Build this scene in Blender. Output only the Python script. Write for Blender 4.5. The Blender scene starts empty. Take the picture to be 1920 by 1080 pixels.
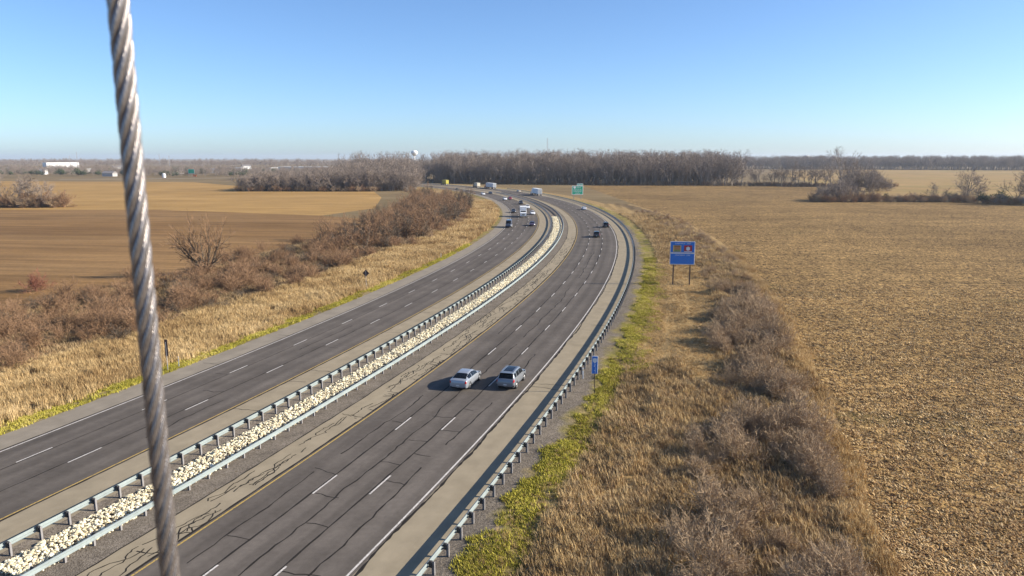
import bpy, math, random
import numpy as np
from mathutils import Vector, Matrix
R = math.radians
rng = np.random.default_rng(7)
random.seed(7)
scene = bpy.context.scene
C = scene.collection

# ------------------------------------------------------------------ camera, sky, sun, exposure
CAM_H = 22.15
cd = bpy.data.cameras.new('camera')
cam = bpy.data.objects.new('camera', cd); C.objects.link(cam)
cam.location = (0, 0, CAM_H)
cam.rotation_euler = (R(90 - 10.157), 0, 0)
cd.sensor_width = 36; cd.lens = 36 * 1362 / 1920
cd.clip_start = 0.02; cd.clip_end = 30000
cd.dof.use_dof = True; cd.dof.focus_distance = 90; cd.dof.aperture_fstop = 13
scene.camera = cam

SUN_EL, SUN_AZ = 25.0, 92.0          # azimuth clockwise from +Y
w = bpy.data.worlds.new('World'); scene.world = w; w.use_nodes = True
nt = w.node_tree; nt.nodes.clear()
sky = nt.nodes.new('ShaderNodeTexSky'); sky.sky_type = 'NISHITA'; sky.sun_disc = False
sky.sun_elevation = R(SUN_EL); sky.sun_rotation = R(SUN_AZ)
sky.air_density = 0.75; sky.dust_density = 0.6; sky.ozone_density = 5.5; sky.altitude = 0
bg = nt.nodes.new('ShaderNodeBackground'); bg.inputs['Strength'].default_value = 0.105
wo = nt.nodes.new('ShaderNodeOutputWorld')
nt.links.new(sky.outputs[0], bg.inputs['Color']); nt.links.new(bg.outputs[0], wo.inputs['Surface'])
sd = bpy.data.lights.new('sun', 'SUN'); sd.energy = 5.0; sd.angle = R(0.53); sd.color = (1.0, 0.91, 0.77)
sun = bpy.data.objects.new('sun', sd); C.objects.link(sun)
a, e = R(SUN_AZ), R(SUN_EL)
to_sun = Vector((math.sin(a) * math.cos(e), math.cos(a) * math.cos(e), math.sin(e)))
sun.rotation_euler = to_sun.to_track_quat('Z', 'Y').to_euler(); sun.location = (60, 0, 60)
vs = scene.view_settings
vs.view_transform = 'Standard'; vs.look = 'None'; vs.exposure = 0.95; vs.gamma = 1.0; vs.use_curve_mapping = False

# ------------------------------------------------------------------ road alignment
KN = [-20, 20, 60, 100, 140, 180, 220, 260, 300, 360, 420, 500, 620, 860]
KV = [0.00114521, 0.00114534, 0.00121883, 0.00129318, 0.00138529, 0.00145902, 0.00143725, 0.00134517,
      0.00131747, 0.00144751, 0.0017066, 0.00194948, 0.00208632, 0.00211368]
DS = 1.0
S0, S1 = -120.0, 900.0
SS = np.arange(S0, S1 + DS, DS)
_k = np.interp(SS, KN, KV)
_th = np.cumsum(_k) * DS; i0 = int(round(-20 - S0)); _th = _th - _th[i0] - 0.3251294
_x = np.cumsum(-np.sin(_th) * DS); _y = np.cumsum(np.cos(_th) * DS)
_x = _x - _x[i0] - 15.7394; _y = _y - _y[i0] + 38.3112
def at(s, off):
    th = np.interp(s, SS, _th); x = np.interp(s, SS, _x); y = np.interp(s, SS, _y)
    return x + np.cos(th) * off, y + np.sin(th) * off
def heading(s): return float(np.interp(s, SS, _th))
def off_of(px, py):
    """offset and station of ground points (vectorised)"""
    px = np.atleast_1d(px).astype(float); py = np.atleast_1d(py).astype(float)
    xs, ys, ts, sg = _x[::4], _y[::4], _th[::4], SS[::4]
    o = np.empty(len(px)); s_ = np.empty(len(px))
    for k in range(0, len(px), 4000):
        dx = px[k:k+4000, None] - xs; dy = py[k:k+4000, None] - ys
        i = (dx * dx + dy * dy).argmin(1); r = np.arange(len(i))
        o[k:k+4000] = dx[r, i] * np.cos(ts[i]) + dy[r, i] * np.sin(ts[i]); s_[k:k+4000] = sg[i]
    return o, s_
def ground(px, py, z=0.0):
    """a point of the level ground seen at photograph pixel (used only to look up real places)"""
    t = R(10.157); x = px - 960; y = py - 540; f = 1362
    fw = math.cos(t) * f - math.sin(t) * y; dn = math.sin(t) * f + math.cos(t) * y
    k = (CAM_H - z) / dn
    return x * k, fw * k
GZ = -0.30
def zg(off):
    return np.interp(off, [-60, -38, -33, -29.9, 11.1, 12.4, 14, 17.5, 40], [GZ, GZ, -.2, 0, 0, -.05, -.18, GZ, GZ])

# ------------------------------------------------------------------ helpers
def mesh(name, verts, faces, mat=None, uv=None, smooth=False):
    me = bpy.data.meshes.new(name)
    me.from_pydata([tuple(v) for v in verts], [], [tuple(f) for f in faces])
    if mat is not None: me.materials.append(mat)
    if uv is not None:
        l = me.uv_layers.new(name='UVMap')
        idx = np.empty(len(me.loops), dtype=np.int32); me.loops.foreach_get('vertex_index', idx)
        l.data.foreach_set('uv', np.asarray(uv, dtype=np.float32)[idx].ravel())
    if smooth: me.polygons.foreach_set('use_smooth', [True] * len(me.polygons))
    me.update()
    return me
def link(name, me, parent=None, loc=None, rz=None):
    o = bpy.data.objects.new(name, me); C.objects.link(o)
    if parent is not None: o.parent = parent
    if loc is not None: o.location = loc
    if rz is not None: o.rotation_euler = (0, 0, rz)
    return o
def obj(name, verts, faces, mat, parent=None, uv=None, smooth=False):
    return link(name, mesh(name, verts, faces, mat, uv, smooth), parent)
def tag(o, label=None, cat=None, group=None, kind=None):
    if label: o['label'] = label
    if cat: o['category'] = cat
    if group: o['group'] = group
    if kind: o['kind'] = kind
    return o
def empty(name, loc=(0, 0, 0), rz=0):
    o = bpy.data.objects.new(name, None); C.objects.link(o); o.location = loc; o.rotation_euler = (0, 0, rz)
    o.empty_display_size = 0.3
    return o
class MB:
    """collects pieces of one mesh"""
    def __init__(s): s.v = []; s.f = []
    def add(s, v, f):
        b = len(s.v); s.v += [tuple(p) for p in v]; s.f += [tuple(i + b for i in q) for q in f]; return s
    def box(s, x0, x1, y0, y1, z0, z1):
        v = [(x0,y0,z0),(x1,y0,z0),(x1,y1,z0),(x0,y1,z0),(x0,y0,z1),(x1,y0,z1),(x1,y1,z1),(x0,y1,z1)]
        return s.add(v, [(0,3,2,1),(4,5,6,7),(0,1,5,4),(1,2,6,5),(2,3,7,6),(3,0,4,7)])
    def bbox(s, x0, x1, y0, y1, z0, z1, b=.03):
        """box with chamfered edges"""
        v = []; f = []
        X=[(x0,x0+b),(x1,x1-b)]; Y=[(y0,y0+b),(y1,y1-b)]; Z=[(z0,z0+b),(z1,z1-b)]
        idx = {}
        for i in (0,1):
            for j in (0,1):
                for k in (0,1):
                    for ax in range(3):
                        idx[(i,j,k,ax)] = len(v)
                        v.append((X[i][0 if ax==0 else 1], Y[j][0 if ax==1 else 1], Z[k][0 if ax==2 else 1]))
        cy = [(0,0),(1,0),(1,1),(0,1)]
        for i in (0,1): f.append([idx[(i,p,q,0)] for p,q in cy])
        for j in (0,1): f.append([idx[(p,j,q,1)] for p,q in cy])
        for k in (0,1): f.append([idx[(p,q,k,2)] for p,q in cy])
        for p in (0,1):
            for q in (0,1):
                f.append([idx[(0,p,q,1)],idx[(1,p,q,1)],idx[(1,p,q,2)],idx[(0,p,q,2)]])
                f.append([idx[(p,0,q,0)],idx[(p,1,q,0)],idx[(p,1,q,2)],idx[(p,0,q,2)]])
                f.append([idx[(p,q,0,0)],idx[(p,q,1,0)],idx[(p,q,1,1)],idx[(p,q,0,1)]])
        for i in (0,1):
            for j in (0,1):
                for k in (0,1): f.append([idx[(i,j,k,0)],idx[(i,j,k,1)],idx[(i,j,k,2)]])
        return s.add(v, f)
    def tube(s, pts, rad, n=6, cap=True):
        pts = [Vector(p) for p in pts]; rad = rad if hasattr(rad, '__len__') else [rad] * len(pts)
        v = []; f = []
        for i, p in enumerate(pts):
            d = (pts[min(i+1, len(pts)-1)] - pts[max(i-1, 0)]).normalized()
            a = d.orthogonal().normalized() if abs(d.z) < .9 else (Vector((1,0,0)) - d * d.x).normalized()
            b = d.cross(a)
            for k in range(n):
                t = 2 * math.pi * k / n; v.append(p + (a * math.cos(t) + b * math.sin(t)) * rad[i])
        for i in range(len(pts) - 1):
            for k in range(n):
                q = (k + 1) % n; f.append((i*n+k, i*n+q, (i+1)*n+q, (i+1)*n+k))
        if cap: f.append(tuple(range(n))[::-1]); f.append(tuple(range((len(pts)-1)*n, len(pts)*n)))
        return s.add(v, f)
    def build(s, name, mat, parent=None, smooth=False): return obj(name, s.v, s.f, mat, parent, smooth=smooth)
    def mesh(s, name, mat, smooth=False): return mesh(name, s.v, s.f, mat, smooth=smooth)
def children(o, _idx={}):
    return [c for c in o.children]
def copy_tree(o, parent=None):
    c = o.copy(); C.objects.link(c); c.parent = parent
    for ch in list(o.children): copy_tree(ch, c)
    return c

# ------------------------------------------------------------------ material kit
class NT:
    def __init__(s, name):
        s.m = bpy.data.materials.new(name); s.m.use_nodes = True; s.t = s.m.node_tree
        s.bsdf = s.t.nodes['Principled BSDF']; s.out = s.t.nodes['Material Output']
        s.bsdf.inputs['Specular IOR Level'].default_value = 0.06
    def n(s, typ, **kw):
        x = s.t.nodes.new(typ)
        for k, v in kw.items():
            if k.startswith('_'): setattr(x, k[1:], v)
            else: x.inputs[k.replace('__', ' ')].default_value = v
        return x
    def l(s, a, b): s.t.links.new(a, b)
    def pos(s): return s.n('ShaderNodeNewGeometry').outputs['Position']
    def uv(s): return s.n('ShaderNodeUVMap').outputs[0]
    def map(s, vec, scale=(1,1,1), loc=(0,0,0), rot=(0,0,0)):
        x = s.n('ShaderNodeMapping'); x.inputs['Scale'].default_value = scale; x.inputs['Location'].default_value = loc
        x.inputs['Rotation'].default_value = rot; s.l(vec, x.inputs['Vector']); return x.outputs[0]
    def noise(s, vec, scale, detail=3, rough=.55, dist=0):
        x = s.n('ShaderNodeTexNoise', Scale=scale, Detail=detail, Roughness=rough, Distortion=dist)
        s.l(vec, x.inputs['Vector']); return x.outputs['Fac']
    def ramp(s, fac, stops):
        x = s.n('ShaderNodeValToRGB'); cr = x.color_ramp
        while len(cr.elements) < len(stops): cr.elements.new(.5)
        for el, (p, c) in zip(cr.elements, stops):
            el.position = p; el.color = (c, c, c, 1) if not hasattr(c, '__len__') else (*c, 1)
        s.l(fac, x.inputs[0]); return x.outputs[0]
    def mix(s, fac, a, b, mode='MIX'):
        x = s.n('ShaderNodeMix', _data_type='RGBA', _blend_type=mode)
        for v, i in ((fac, 0), (a, 6), (b, 7)):
            if hasattr(v, 'is_linked') or hasattr(v, 'links'): s.l(v, x.inputs[i])
            elif hasattr(v, '__len__'): x.inputs[i].default_value = (*v, 1)
            else: x.inputs[i].default_value = v if i == 0 else (v, v, v, 1)
        return x.outputs[2]
    def math(s, op, a, b=0.0):
        x = s.n('ShaderNodeMath', _operation=op)
        for v, i in ((a, 0), (b, 1)):
            if hasattr(v, 'links'): s.l(v, x.inputs[i])
            else: x.inputs[i].default_value = v
        return x.outputs[0]
    def sep(s, vec):
        x = s.n('ShaderNodeSeparateXYZ'); s.l(vec, x.inputs[0]); return x.outputs
    def attr(s, name, typ='INSTANCER'):
        x = s.n('ShaderNodeAttribute', _attribute_name=name, _attribute_type=typ); return x.outputs['Fac']
    def rand(s): return s.n('ShaderNodeObjectInfo').outputs['Random']
    def bump(s, h, strength=.5, dist=.02):
        x = s.n('ShaderNodeBump', Strength=strength, Distance=dist); s.l(h, x.inputs['Height']); s.l(x.outputs[0], s.bsdf.inputs['Normal'])
    def fin(s, col, rough=.9, metal=0.0):
        if hasattr(col, 'links'): s.l(col, s.bsdf.inputs['Base Color'])
        else: s.bsdf.inputs['Base Color'].default_value = (*col, 1)
        if hasattr(rough, 'links'): s.l(rough, s.bsdf.inputs['Roughness'])
        else: s.bsdf.inputs['Roughness'].default_value = rough
        s.bsdf.inputs['Metallic'].default_value = metal
        return s.m
def plain(name, col, rough=.6, metal=0.0, var=.12, scale=3.0, coat=0.0, spec=.4):
    k = NT(name); n = k.noise(k.n('ShaderNodeTexCoord').outputs['Object'], scale, 4)
    c = k.mix(k.ramp(n, [(.3, 1 - var), (.7, 1 + var * .4)]), (0, 0, 0), col, 'MULTIPLY') if False else \
        k.mix(1.0, col, k.ramp(n, [(.3, 1 - var), (.7, 1.0)]), 'MULTIPLY')
    k.bsdf.inputs['Coat Weight'].default_value = coat; k.bsdf.inputs['Coat Roughness'].default_value = .06
    k.bsdf.inputs['Specular IOR Level'].default_value = spec
    return k.fin(c, rough, metal)

def mat_asphalt():
    k = NT('asphalt'); uv = k.uv(); p = k.pos()
    u = k.sep(uv)
    streak = k.noise(k.map(uv, (1.6, .03, 1)), 1.0, 4, .6)
    fine = k.noise(p, 30, 4, .7); blot = k.noise(p, .22, 4, .6); mid = k.noise(p, 2.3, 4, .6)
    base = k.mix(streak, (.092, .079, .067), (.142, .122, .104))
    base = k.mix(1.0, base, k.ramp(blot, [(.3, .84), (.7, 1.14)]), 'MULTIPLY')
    base = k.mix(1.0, base, k.ramp(mid, [(.3, .90), (.7, 1.08)]), 'MULTIPLY')
    base = k.mix(1.0, base, k.ramp(fine, [(.3, .80), (.7, 1.18)]), 'MULTIPLY')
    # polished wheel paths, period one lane (3.66 m)
    wv = k.math('SINE', k.math('MULTIPLY', u[0], 2 * math.pi / 1.83))
    base = k.mix(1.0, base, k.ramp(k.math('MULTIPLY_ADD', wv, .5), [(0, .90), (1, 1.09)]), 'MULTIPLY')
    lanes = k.noise(k.map(uv, (.27, .012, 1)), 1.0, 2, .5)
    base = k.mix(1.0, base, k.ramp(lanes, [(.35, .88), (.65, 1.10)]), 'MULTIPLY')
    spots = k.noise(k.map(uv, (1.2, .35, 1)), 1.0, 4, .7)
    base = k.mix(1.0, base, k.ramp(spots, [(.60, 1.0), (.75, .80)]), 'MULTIPLY')
    k.bump(fine, .25, .01)
    return k.fin(base, .85)
def mat_concrete(name, c0, c1):
    k = NT(name); uv = k.uv(); p = k.pos()
    a_ = k.noise(k.map(uv, (.8, .05, 1)), 1.5, 5, .6); b_ = k.noise(p, .5, 5, .6); f_ = k.noise(p, 24, 4, .7)
    c = k.mix(a_, c0, c1)
    c = k.mix(1.0, c, k.ramp(b_, [(.3, .85), (.7, 1.1)]), 'MULTIPLY')
    c = k.mix(1.0, c, k.ramp(f_, [(.3, .84), (.7, 1.12)]), 'MULTIPLY')
    k.bump(f_, .2, .01)
    return k.fin(c, .9)
def mat_gravel():
    k = NT('gravel'); p = k.pos(); v = k.n('ShaderNodeTexVoronoi', Scale=14.0); k.l(p, v.inputs['Vector'])
    s = k.sep(v.outputs['Color'])
    c = k.mix(s[0], (.12, .098, .075), (.25, .212, .168))
    c = k.mix(1.0, c, k.ramp(k.noise(p, .6, 4, .65), [(.3, .72), (.7, 1.15)]), 'MULTIPLY')
    c = k.mix(k.ramp(k.noise(p, 1.7, 5, .7), [(.60, 0), (.72, .7)]), c, (.15, .105, .06))
    k.bump(v.outputs['Distance'], .6, .03)
    return k.fin(c, .95)
def mat_verge(name, side):
    """soil and matted grass; bands follow the mown edge, measured in metres from the lane line"""
    k = NT(name); u = k.sep(k.uv()); p = k.pos()
    wob = k.math('MULTIPLY', k.math('SUBTRACT', k.noise(p, .22, 4, .6), .5), 5.0)
    d = k.math('ADD', u[0], wob)
    n = k.noise(p, 1.4, 5, .65); n2 = k.noise(p, .35, 4, .6); n3 = k.noise(p, 6, 4, .7)
    green = k.mix(k.ramp(n2, [(.4, 0), (.6, 1)]), k.mix(n, (.17, .15, .035), (.27, .23, .055)), k.mix(n, (.22, .16, .07), (.31, .235, .11)))
    tan_ = k.mix(n2, (.27, .175, .075), (.40, .28, .13))
    brown = k.mix(n2, (.12, .085, .05), (.20, .14, .075))
    grav = k.mix(n3, (.13, .105, .08), (.25, .212, .168))
    def step(a, b):
        x = k.n('ShaderNodeMapRange'); k.l(d, x.inputs['Value']); x.inputs['From Min'].default_value = a; x.inputs['From Max'].default_value = b
        return x.outputs[0]
    if side > 0:
        c = k.mix(step(12.6, 13.6), grav, green); c = k.mix(step(15.8, 18.2), c, tan_); c = k.mix(step(25.5, 28.5), c, brown)
        c = k.mix(step(32.5, 34), c, k.mix(n2, (.27, .18, .075), (.38, .26, .12)))
    else:
        c = k.mix(step(-30.0, -30.6), k.mix(n3, (.2, .16, .09), (.28, .22, .13)), green); c = k.mix(step(-31.5, -34.0), c, tan_); c = k.mix(step(-44, -49), c, brown)
    c = k.mix(1.0, c, k.ramp(n3, [(.3, .62), (.7, 1.2)]), 'MULTIPLY')
    c = k.mix(1.0, c, k.ramp(n, [(.3, .75), (.7, 1.15)]), 'MULTIPLY')
    k.bump(n3, .8, .12)
    return k.fin(c, .95)
def mat_stubble():
    k = NT('corn_stubble'); p = k.pos()
    pr = k.map(p, (1, .55, 1), rot=(0, 0, R(12)))
    v = k.n('ShaderNodeTexVoronoi', Scale=2.7, _feature='SMOOTH_F1', Smoothness=.35); k.l(k.map(pr, (1, 1, 0)), v.inputs['Vector'])
    n = k.noise(pr, 2.7, 5, .72, 1.0); n1 = k.noise(p, .018, 4, .6); n2 = k.noise(p, .11, 4, .6)
    straw = k.mix(n1, (.40, .248, .092), (.50, .325, .130))
    soil = (.042, .024, .012)
    m = k.ramp(n, [(.45, 0), (.55, 1)])
    m = k.math('MULTIPLY', m, k.ramp(k.noise(pr, 1.25, 3, .6, .6), [(.36, .35), (.52, 1)]))
    c = k.mix(m, soil, straw)
    c = k.mix(1.0, c, k.ramp(n2, [(.3, .80), (.7, 1.12)]), 'MULTIPLY')
    c = k.mix(1.0, c, k.ramp(n1, [(.35, .88), (.65, 1.08)]), 'MULTIPLY')
    rows = k.noise(k.map(p, (.012, .9, 1), rot=(0, 0, R(-7))), 1.0, 3, .6)
    c = k.mix(1.0, c, k.ramp(rows, [(.36, .80), (.6, 1.08)]), 'MULTIPLY')
    damp = k.noise(k.map(p, (.02, .045, 1), rot=(0, 0, R(-10))), 1.0, 5, .65, .8)
    c = k.mix(1.0, c, k.ramp(damp, [(.34, .74), (.5, 1.0), (.68, 1.12)]), 'MULTIPLY')
    c = k.mix(k.ramp(k.noise(p, 3.0, 3, .6), [(.60, 0), (.68, .75)]), c, (.52, .385, .21))
    c = k.mix(k.ramp(k.noise(k.map(p, (.03, .09, 1)), 1, 3, .6), [(.62, 0), (.74, .35)]), c, (.10, .095, .035))
    k.bump(n, .9, .15)
    return k.fin(c, .95)
def mat_field(name, c0, c1, dark, rowang, rowscale, rowamt):
    k = NT(name); p = k.pos()
    r = k.map(p, (1, 1, 1), rot=(0, 0, rowang)); rs = k.sep(r)
    bands = k.noise(k.map(r, (.004, .05, 1)), 1.0, 5, .62)
    rows = k.noise(k.map(r, (.01, rowscale, 1)), 1.0, 3, .7)
    n = k.noise(p, 1.6, 5, .75); n2 = k.noise(p, .02, 5, .7)
    fur = k.noise(k.map(r, (.03, 1.1, 1)), 1.0, 4, .7)
    c = k.mix(k.ramp(bands, [(.3, 0), (.7, 1)]), c0, c1)
    c = k.mix(k.ramp(rows, [(.42, 0), (.7, rowamt)]), c, dark)
    c = k.mix(1.0, c, k.ramp(n, [(.3, .78), (.7, 1.14)]), 'MULTIPLY')
    c = k.mix(1.0, c, k.ramp(n2, [(.3, .80), (.7, 1.12)]), 'MULTIPLY')
    c = k.mix(1.0, c, k.ramp(fur, [(.35, .78), (.65, 1.12)]), 'MULTIPLY')
    k.bump(fur, .6, .2)
    return k.fin(c, .95)
def mat_blade(name, cols, big=.08, transl=True):
    k = NT(name); t = k.attr('tint'); p = k.pos()
    n = k.noise(p, big, 3, .6)
    f = k.math('ADD', k.math('MULTIPLY', t, .62), k.math('MULTIPLY', n, .42))
    c = k.ramp(f, [(i / (len(cols) - 1) * .8 + .1, c) for i, c in enumerate(cols)])
    k.bsdf.inputs['Specular IOR Level'].default_value = .1
    return k.fin(c, .8)
def mat_bark(name, c0, c1):
    k = NT(name); r = k.rand(); n = k.noise(k.pos(), .9, 4, .6)
    c = k.mix(k.math('ADD', k.math('MULTIPLY', r, .55), k.math('MULTIPLY', n, .45)), c0, c1)
    k.bsdf.inputs['Specular IOR Level'].default_value = .12
    return k.fin(c, .85)
def mat_paint(name, col, wear):
    k = NT(name); p = k.pos(); n = k.noise(p, 9, 5, .75); n2 = k.noise(p, 1.2, 3)
    f = k.ramp(n, [(.30 + wear, 1), (.48 + wear, 0)])
    c = k.mix(f, col, (.13, .115, .10)); c = k.mix(1.0, c, k.ramp(n2, [(.3, .8), (.7, 1.05)]), 'MULTIPLY')
    return k.fin(c, .7)
def mat_tar():
    k = NT('tar_sealant'); n = k.noise(k.pos(), 6, 3)
    return k.fin(k.mix(n, (.016, .014, .012), (.034, .029, .025)), .75)
def mat_rock():
    k = NT('limestone'); r = k.rand(); n = k.noise(k.n('ShaderNodeTexCoord').outputs['Object'], 5, 4, .7)
    c = k.ramp(r, [(0, (.42, .38, .31)), (.12, (.62, .53, .35)), (.5, (.80, .70, .47)), (1, (.93, .87, .68))]); c = k.mix(1.0, c, k.ramp(n, [(.3, .78), (.7, 1.05)]), 'MULTIPLY')
    return k.fin(c, .85)
def mat_galv():
    k = NT('galvanised_steel'); p = k.pos(); n = k.noise(p, 3, 4, .65); n2 = k.noise(p, .8, 3, .6)
    c = k.mix(n, (.235, .275, .27), (.335, .375, .365)); c = k.mix(1.0, c, k.ramp(n2, [(.35, .86), (.7, 1.05)]), 'MULTIPLY')
    return k.fin(c, .55, .15)
def mat_cable():
    k = NT('cable_steel'); n = k.noise(k.n('ShaderNodeTexCoord').outputs['Object'], 160, 4, .7)
    c = k.mix(n, (.11, .098, .094), (.42, .385, .37))
    return k.fin(c, .27, .7)

M = {
 'asphalt': mat_asphalt(),
 'shoulder': mat_concrete('pale_shoulder', (.255, .210, .143), (.325, .272, .19)),
 'shoulder_grey': mat_concrete('grey_shoulder', (.215, .183, .142), (.285, .246, .192)),
 'gravel': mat_gravel(), 'verge_r': mat_verge('verge_soil_r', 1), 'verge_l': mat_verge('verge_soil_l', -1),
 'stubble': mat_stubble(),
 'field_brown': mat_field('tilled_field', (.235, .132, .052), (.33, .20, .088), (.13, .075, .034), R(8), .22, .75),
 'field_tan': mat_field('bean_stubble', (.37, .222, .078), (.44, .275, .105), (.28, .165, .055), R(-3), .16, .6),
 'field_far': mat_field('far_field', (.34, .24, .10), (.38, .23, .10), (.24, .19, .065), R(5), .02, .7),
 'ground': mat_field('open_ground', (.20, .14, .07), (.26, .19, .10), (.13, .10, .05), R(20), .01, .5),
 'white_paint': mat_paint('white_road_paint', (.62, .58, .53), .02), 'yellow_paint': mat_paint('yellow_road_paint', (.52, .35, .09), .05),
 'tar': mat_tar(), 'rock': mat_rock(), 'galv': mat_galv(), 'post': plain('weathered_steel_post', (.30, .285, .28), .6, .2, .25),
 'block': plain('dark_block', (.045, .042, .04), .8), 'cable': mat_cable(),
 'grass_green': mat_blade('green_grass', [(.28, .19, .08), (.24, .21, .035), (.36, .32, .045), (.47, .405, .08), (.58, .45, .19)]),
 'grass_tan': mat_blade('tan_grass', [(.23, .14, .065), (.39, .262, .12), (.53, .38, .185), (.59, .44, .24)]),
 'grass_brown': mat_blade('brown_grass', [(.17, .12, .07), (.27, .19, .10), (.40, .285, .15), (.34, .205, .105)]),
 'husk': mat_blade('corn_husk', [(.30, .17, .075), (.50, .32, .14), (.74, .56, .31)]),
 'bark_grey': mat_bark('grey_bark', (.29, .205, .122), (.45, .33, .212)),
 'bark_red': mat_bark('reddish_bark', (.20, .118, .066), (.33, .205, .118)),
 'bark_wood': mat_bark('woodland_bark', (.165, .138, .115), (.33, .28, .235)),
 'twig_wood': mat_bark('woodland_twigs', (.20, .16, .13), (.32, .26, .213)),
 'bark_dark': mat_bark('dark_bark', (.095, .072, .052), (.18, .14, .10)),
 'bark_rust': mat_bark('rusty_bark', (.17, .07, .045), (.27, .12, .08)),
 'evergreen': mat_bark('evergreen_leaf', (.045, .062, .035), (.09, .105, .06)),
}

# ------------------------------------------------------------------ the setting: ground and fields
def sheet(name, poly, z, mat, parent=None):
    return tag(obj(name, [(x, y, z) for x, y in poly], [tuple(range(len(poly)))], mat, parent), kind='structure')
sheet('ground', [(-9000, -300), (9000, -300), (9000, 12000), (-9000, 12000)], GZ - .02, M['ground'])
def curve_edge(off, s0, s1, step=10): return [tuple(map(float, at(s, off))) for s in np.arange(s0, s1 + .1, step)]
# corn stubble east of the highway: from the verge to the wood and the hedgerow
sheet('field', curve_edge(35.2, -120, 230) + [(60, 330), (58, 600), (64, 619), (190, 595), (238, 573), (170, 402), (166, 379), (236, 374), (240, 345), (330, 270), (600, 150), (600, -100)], GZ, M['stubble'])
sheet('field', [(200, 440), (900, 420), (1500, 900), (1500, 1340), (600, 1420), (420, 1200), (260, 620)], GZ, M['field_far'])
sheet('field', curve_edge(-74, -120, 210) + [(-75, 287), (-155, 320), (-225, 321), (-700, 330), (-900, 100), (-300, -100)], GZ, M['field_brown'])
sheet('field', [(-75.2, 287.3), (-62, 330), (-75, 420), (-94, 498), (-185, 498), (-195, 560), (-300, 690), (-520, 720), (-640, 660), (-700, 330.3), (-225, 321.3), (-155, 320.3)], GZ + .004, M['field_tan'])

_lw = [(float(rng.uniform(.25, 2.2)), float(rng.uniform(0, 6.28)), float(rng.uniform(0, 6.28))) for _ in range(22)]
def lump_h(px, py, off, side):
    h = np.zeros(np.shape(px))
    for fr, an, ph in _lw: h = h + np.sin(px * fr * math.cos(an) + py * fr * math.sin(an) + ph) / (1 + fr)
    h = np.clip(h / 4.5 + .5, 0, 1.2)
    o0, o1, amp = (11.15, 35.45, .42) if side > 0 else (-29.9, -75.0, .40)
    return h * amp * np.clip(np.abs(off - o0) / 3.0, 0, 1) * np.clip(np.abs(off - o1) / 2.0, 0, 1)
def strip(name, offs, s0, s1, step, mat, zf=None, kind='structure', parent=None, lump=0.0, lumpmin=0):
    sv = np.arange(s0, s1 + step * .5, step); offs = np.asarray(offs, float)
    v = []; uv = []
    for s in sv:
        x, y = at(s, offs)
        for k, o in enumerate(offs):
            z = 0.0 if zf is None else float(zf(o))
            v.append([x[k], y[k], z]); uv.append((o, s))
    v = np.array(v); n = len(offs)
    if lump:
        v[:, 2] += lump_h(v[:, 0], v[:, 1], np.tile(offs, len(sv)), 1 if offs[-1] > 0 else -1)
    f = [(i*n+k, i*n+k+1, (i+1)*n+k+1, (i+1)*n+k) for i in range(len(sv)-1) for k in range(n-1)]
    o = obj(name, v, f, mat, parent, uv=uv, smooth=bool(lump))
    if kind and parent is None: o['kind'] = kind
    return o
nb = strip('northbound_road', [-3.9, 0, 3.66, 7.58], -120, 880, 4, M['asphalt'])
sb = strip('southbound_road', [-26.95, -23.7, -20.05, -16.25], -120, 880, 4, M['asphalt'])
strip('shoulder', [7.58, 9.4, 11.15], -120, 880, 4, M['shoulder'])
strip('shoulder', [-6.5, -5.2, -3.9], -120, 880, 4, M['shoulder'])
strip('shoulder', [-16.25, -14.5, -12.55], -120, 880, 4, M['shoulder'])
strip('shoulder', [-29.9, -28.4, -26.95], -120, 880, 4, M['shoulder_grey'])
strip('median', [-12.55, -11.5, -10.1, -8.6, -6.5], -120, 880, 4, M['gravel'], zf=lambda o: {-10.1: -.12, -11.5: -.05, -8.6: -.05}.get(round(o, 1), 0.0))
strip('verge', list(np.arange(11.15, 35.6, .9)) , -60, 300, 1.2, M['verge_r'], zf=lambda o: float(zg(o)) + (.006 if o > 17 else 0), lump=.42)
strip('verge', [11.15, 14, 18, 24], 300, 860, 5, M['verge_r'], zf=lambda o: float(zg(o)) + (.006 if o > 17 else 0))
strip('verge', list(np.arange(-75, -29.8, 1.2))[:-1] + [-29.9], -60, 260, 1.6, M['verge_l'], zf=lambda o: float(zg(o)) + (.008 if o < -38 else 0), lump=.4)
strip('verge', [-62, -48, -38, -33, -29.9], 260, 860, 5, M['verge_l'], zf=lambda o: float(zg(o)) + (.008 if o < -38 else 0))

# ------------------------------------------------------------------ painted lines and sealed cracks
def ribbon(mb, pts, wd, z):
    pts = np.array(pts); n = len(pts); d = np.gradient(pts, axis=0); d /= np.linalg.norm(d, axis=1)[:, None] + 1e-9
    nn = np.stack([d[:, 1], -d[:, 0]], 1); wd = np.broadcast_to(wd, (n,))
    a_ = pts + nn * wd[:, None] / 2; b_ = pts - nn * wd[:, None] / 2
    v = [(p[0], p[1], z) for p in a_] + [(p[0], p[1], z) for p in b_]
    mb.add(v, [(i, i + 1, n + i + 1, n + i) for i in range(n - 1)])
def so_line(so): x, y = at(np.array([p[0] for p in so]), np.array([p[1] for p in so])); return np.stack([x, y], 1)
def edge_line(parent, off, mat, wd=.15):
    mb = MB(); sv = np.arange(-120, 860, 4.0); ribbon(mb, so_line([(s, off) for s in sv]), wd, .008); mb.build('edge_line', mat, parent)
edge_line(nb, -3.66, M['yellow_paint'], .13); edge_line(nb, 7.32, M['white_paint'], .13)
edge_line(sb, -16.42, M['yellow_paint'], .12); edge_line(sb, -26.72, M['white_paint'], .12)
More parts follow.
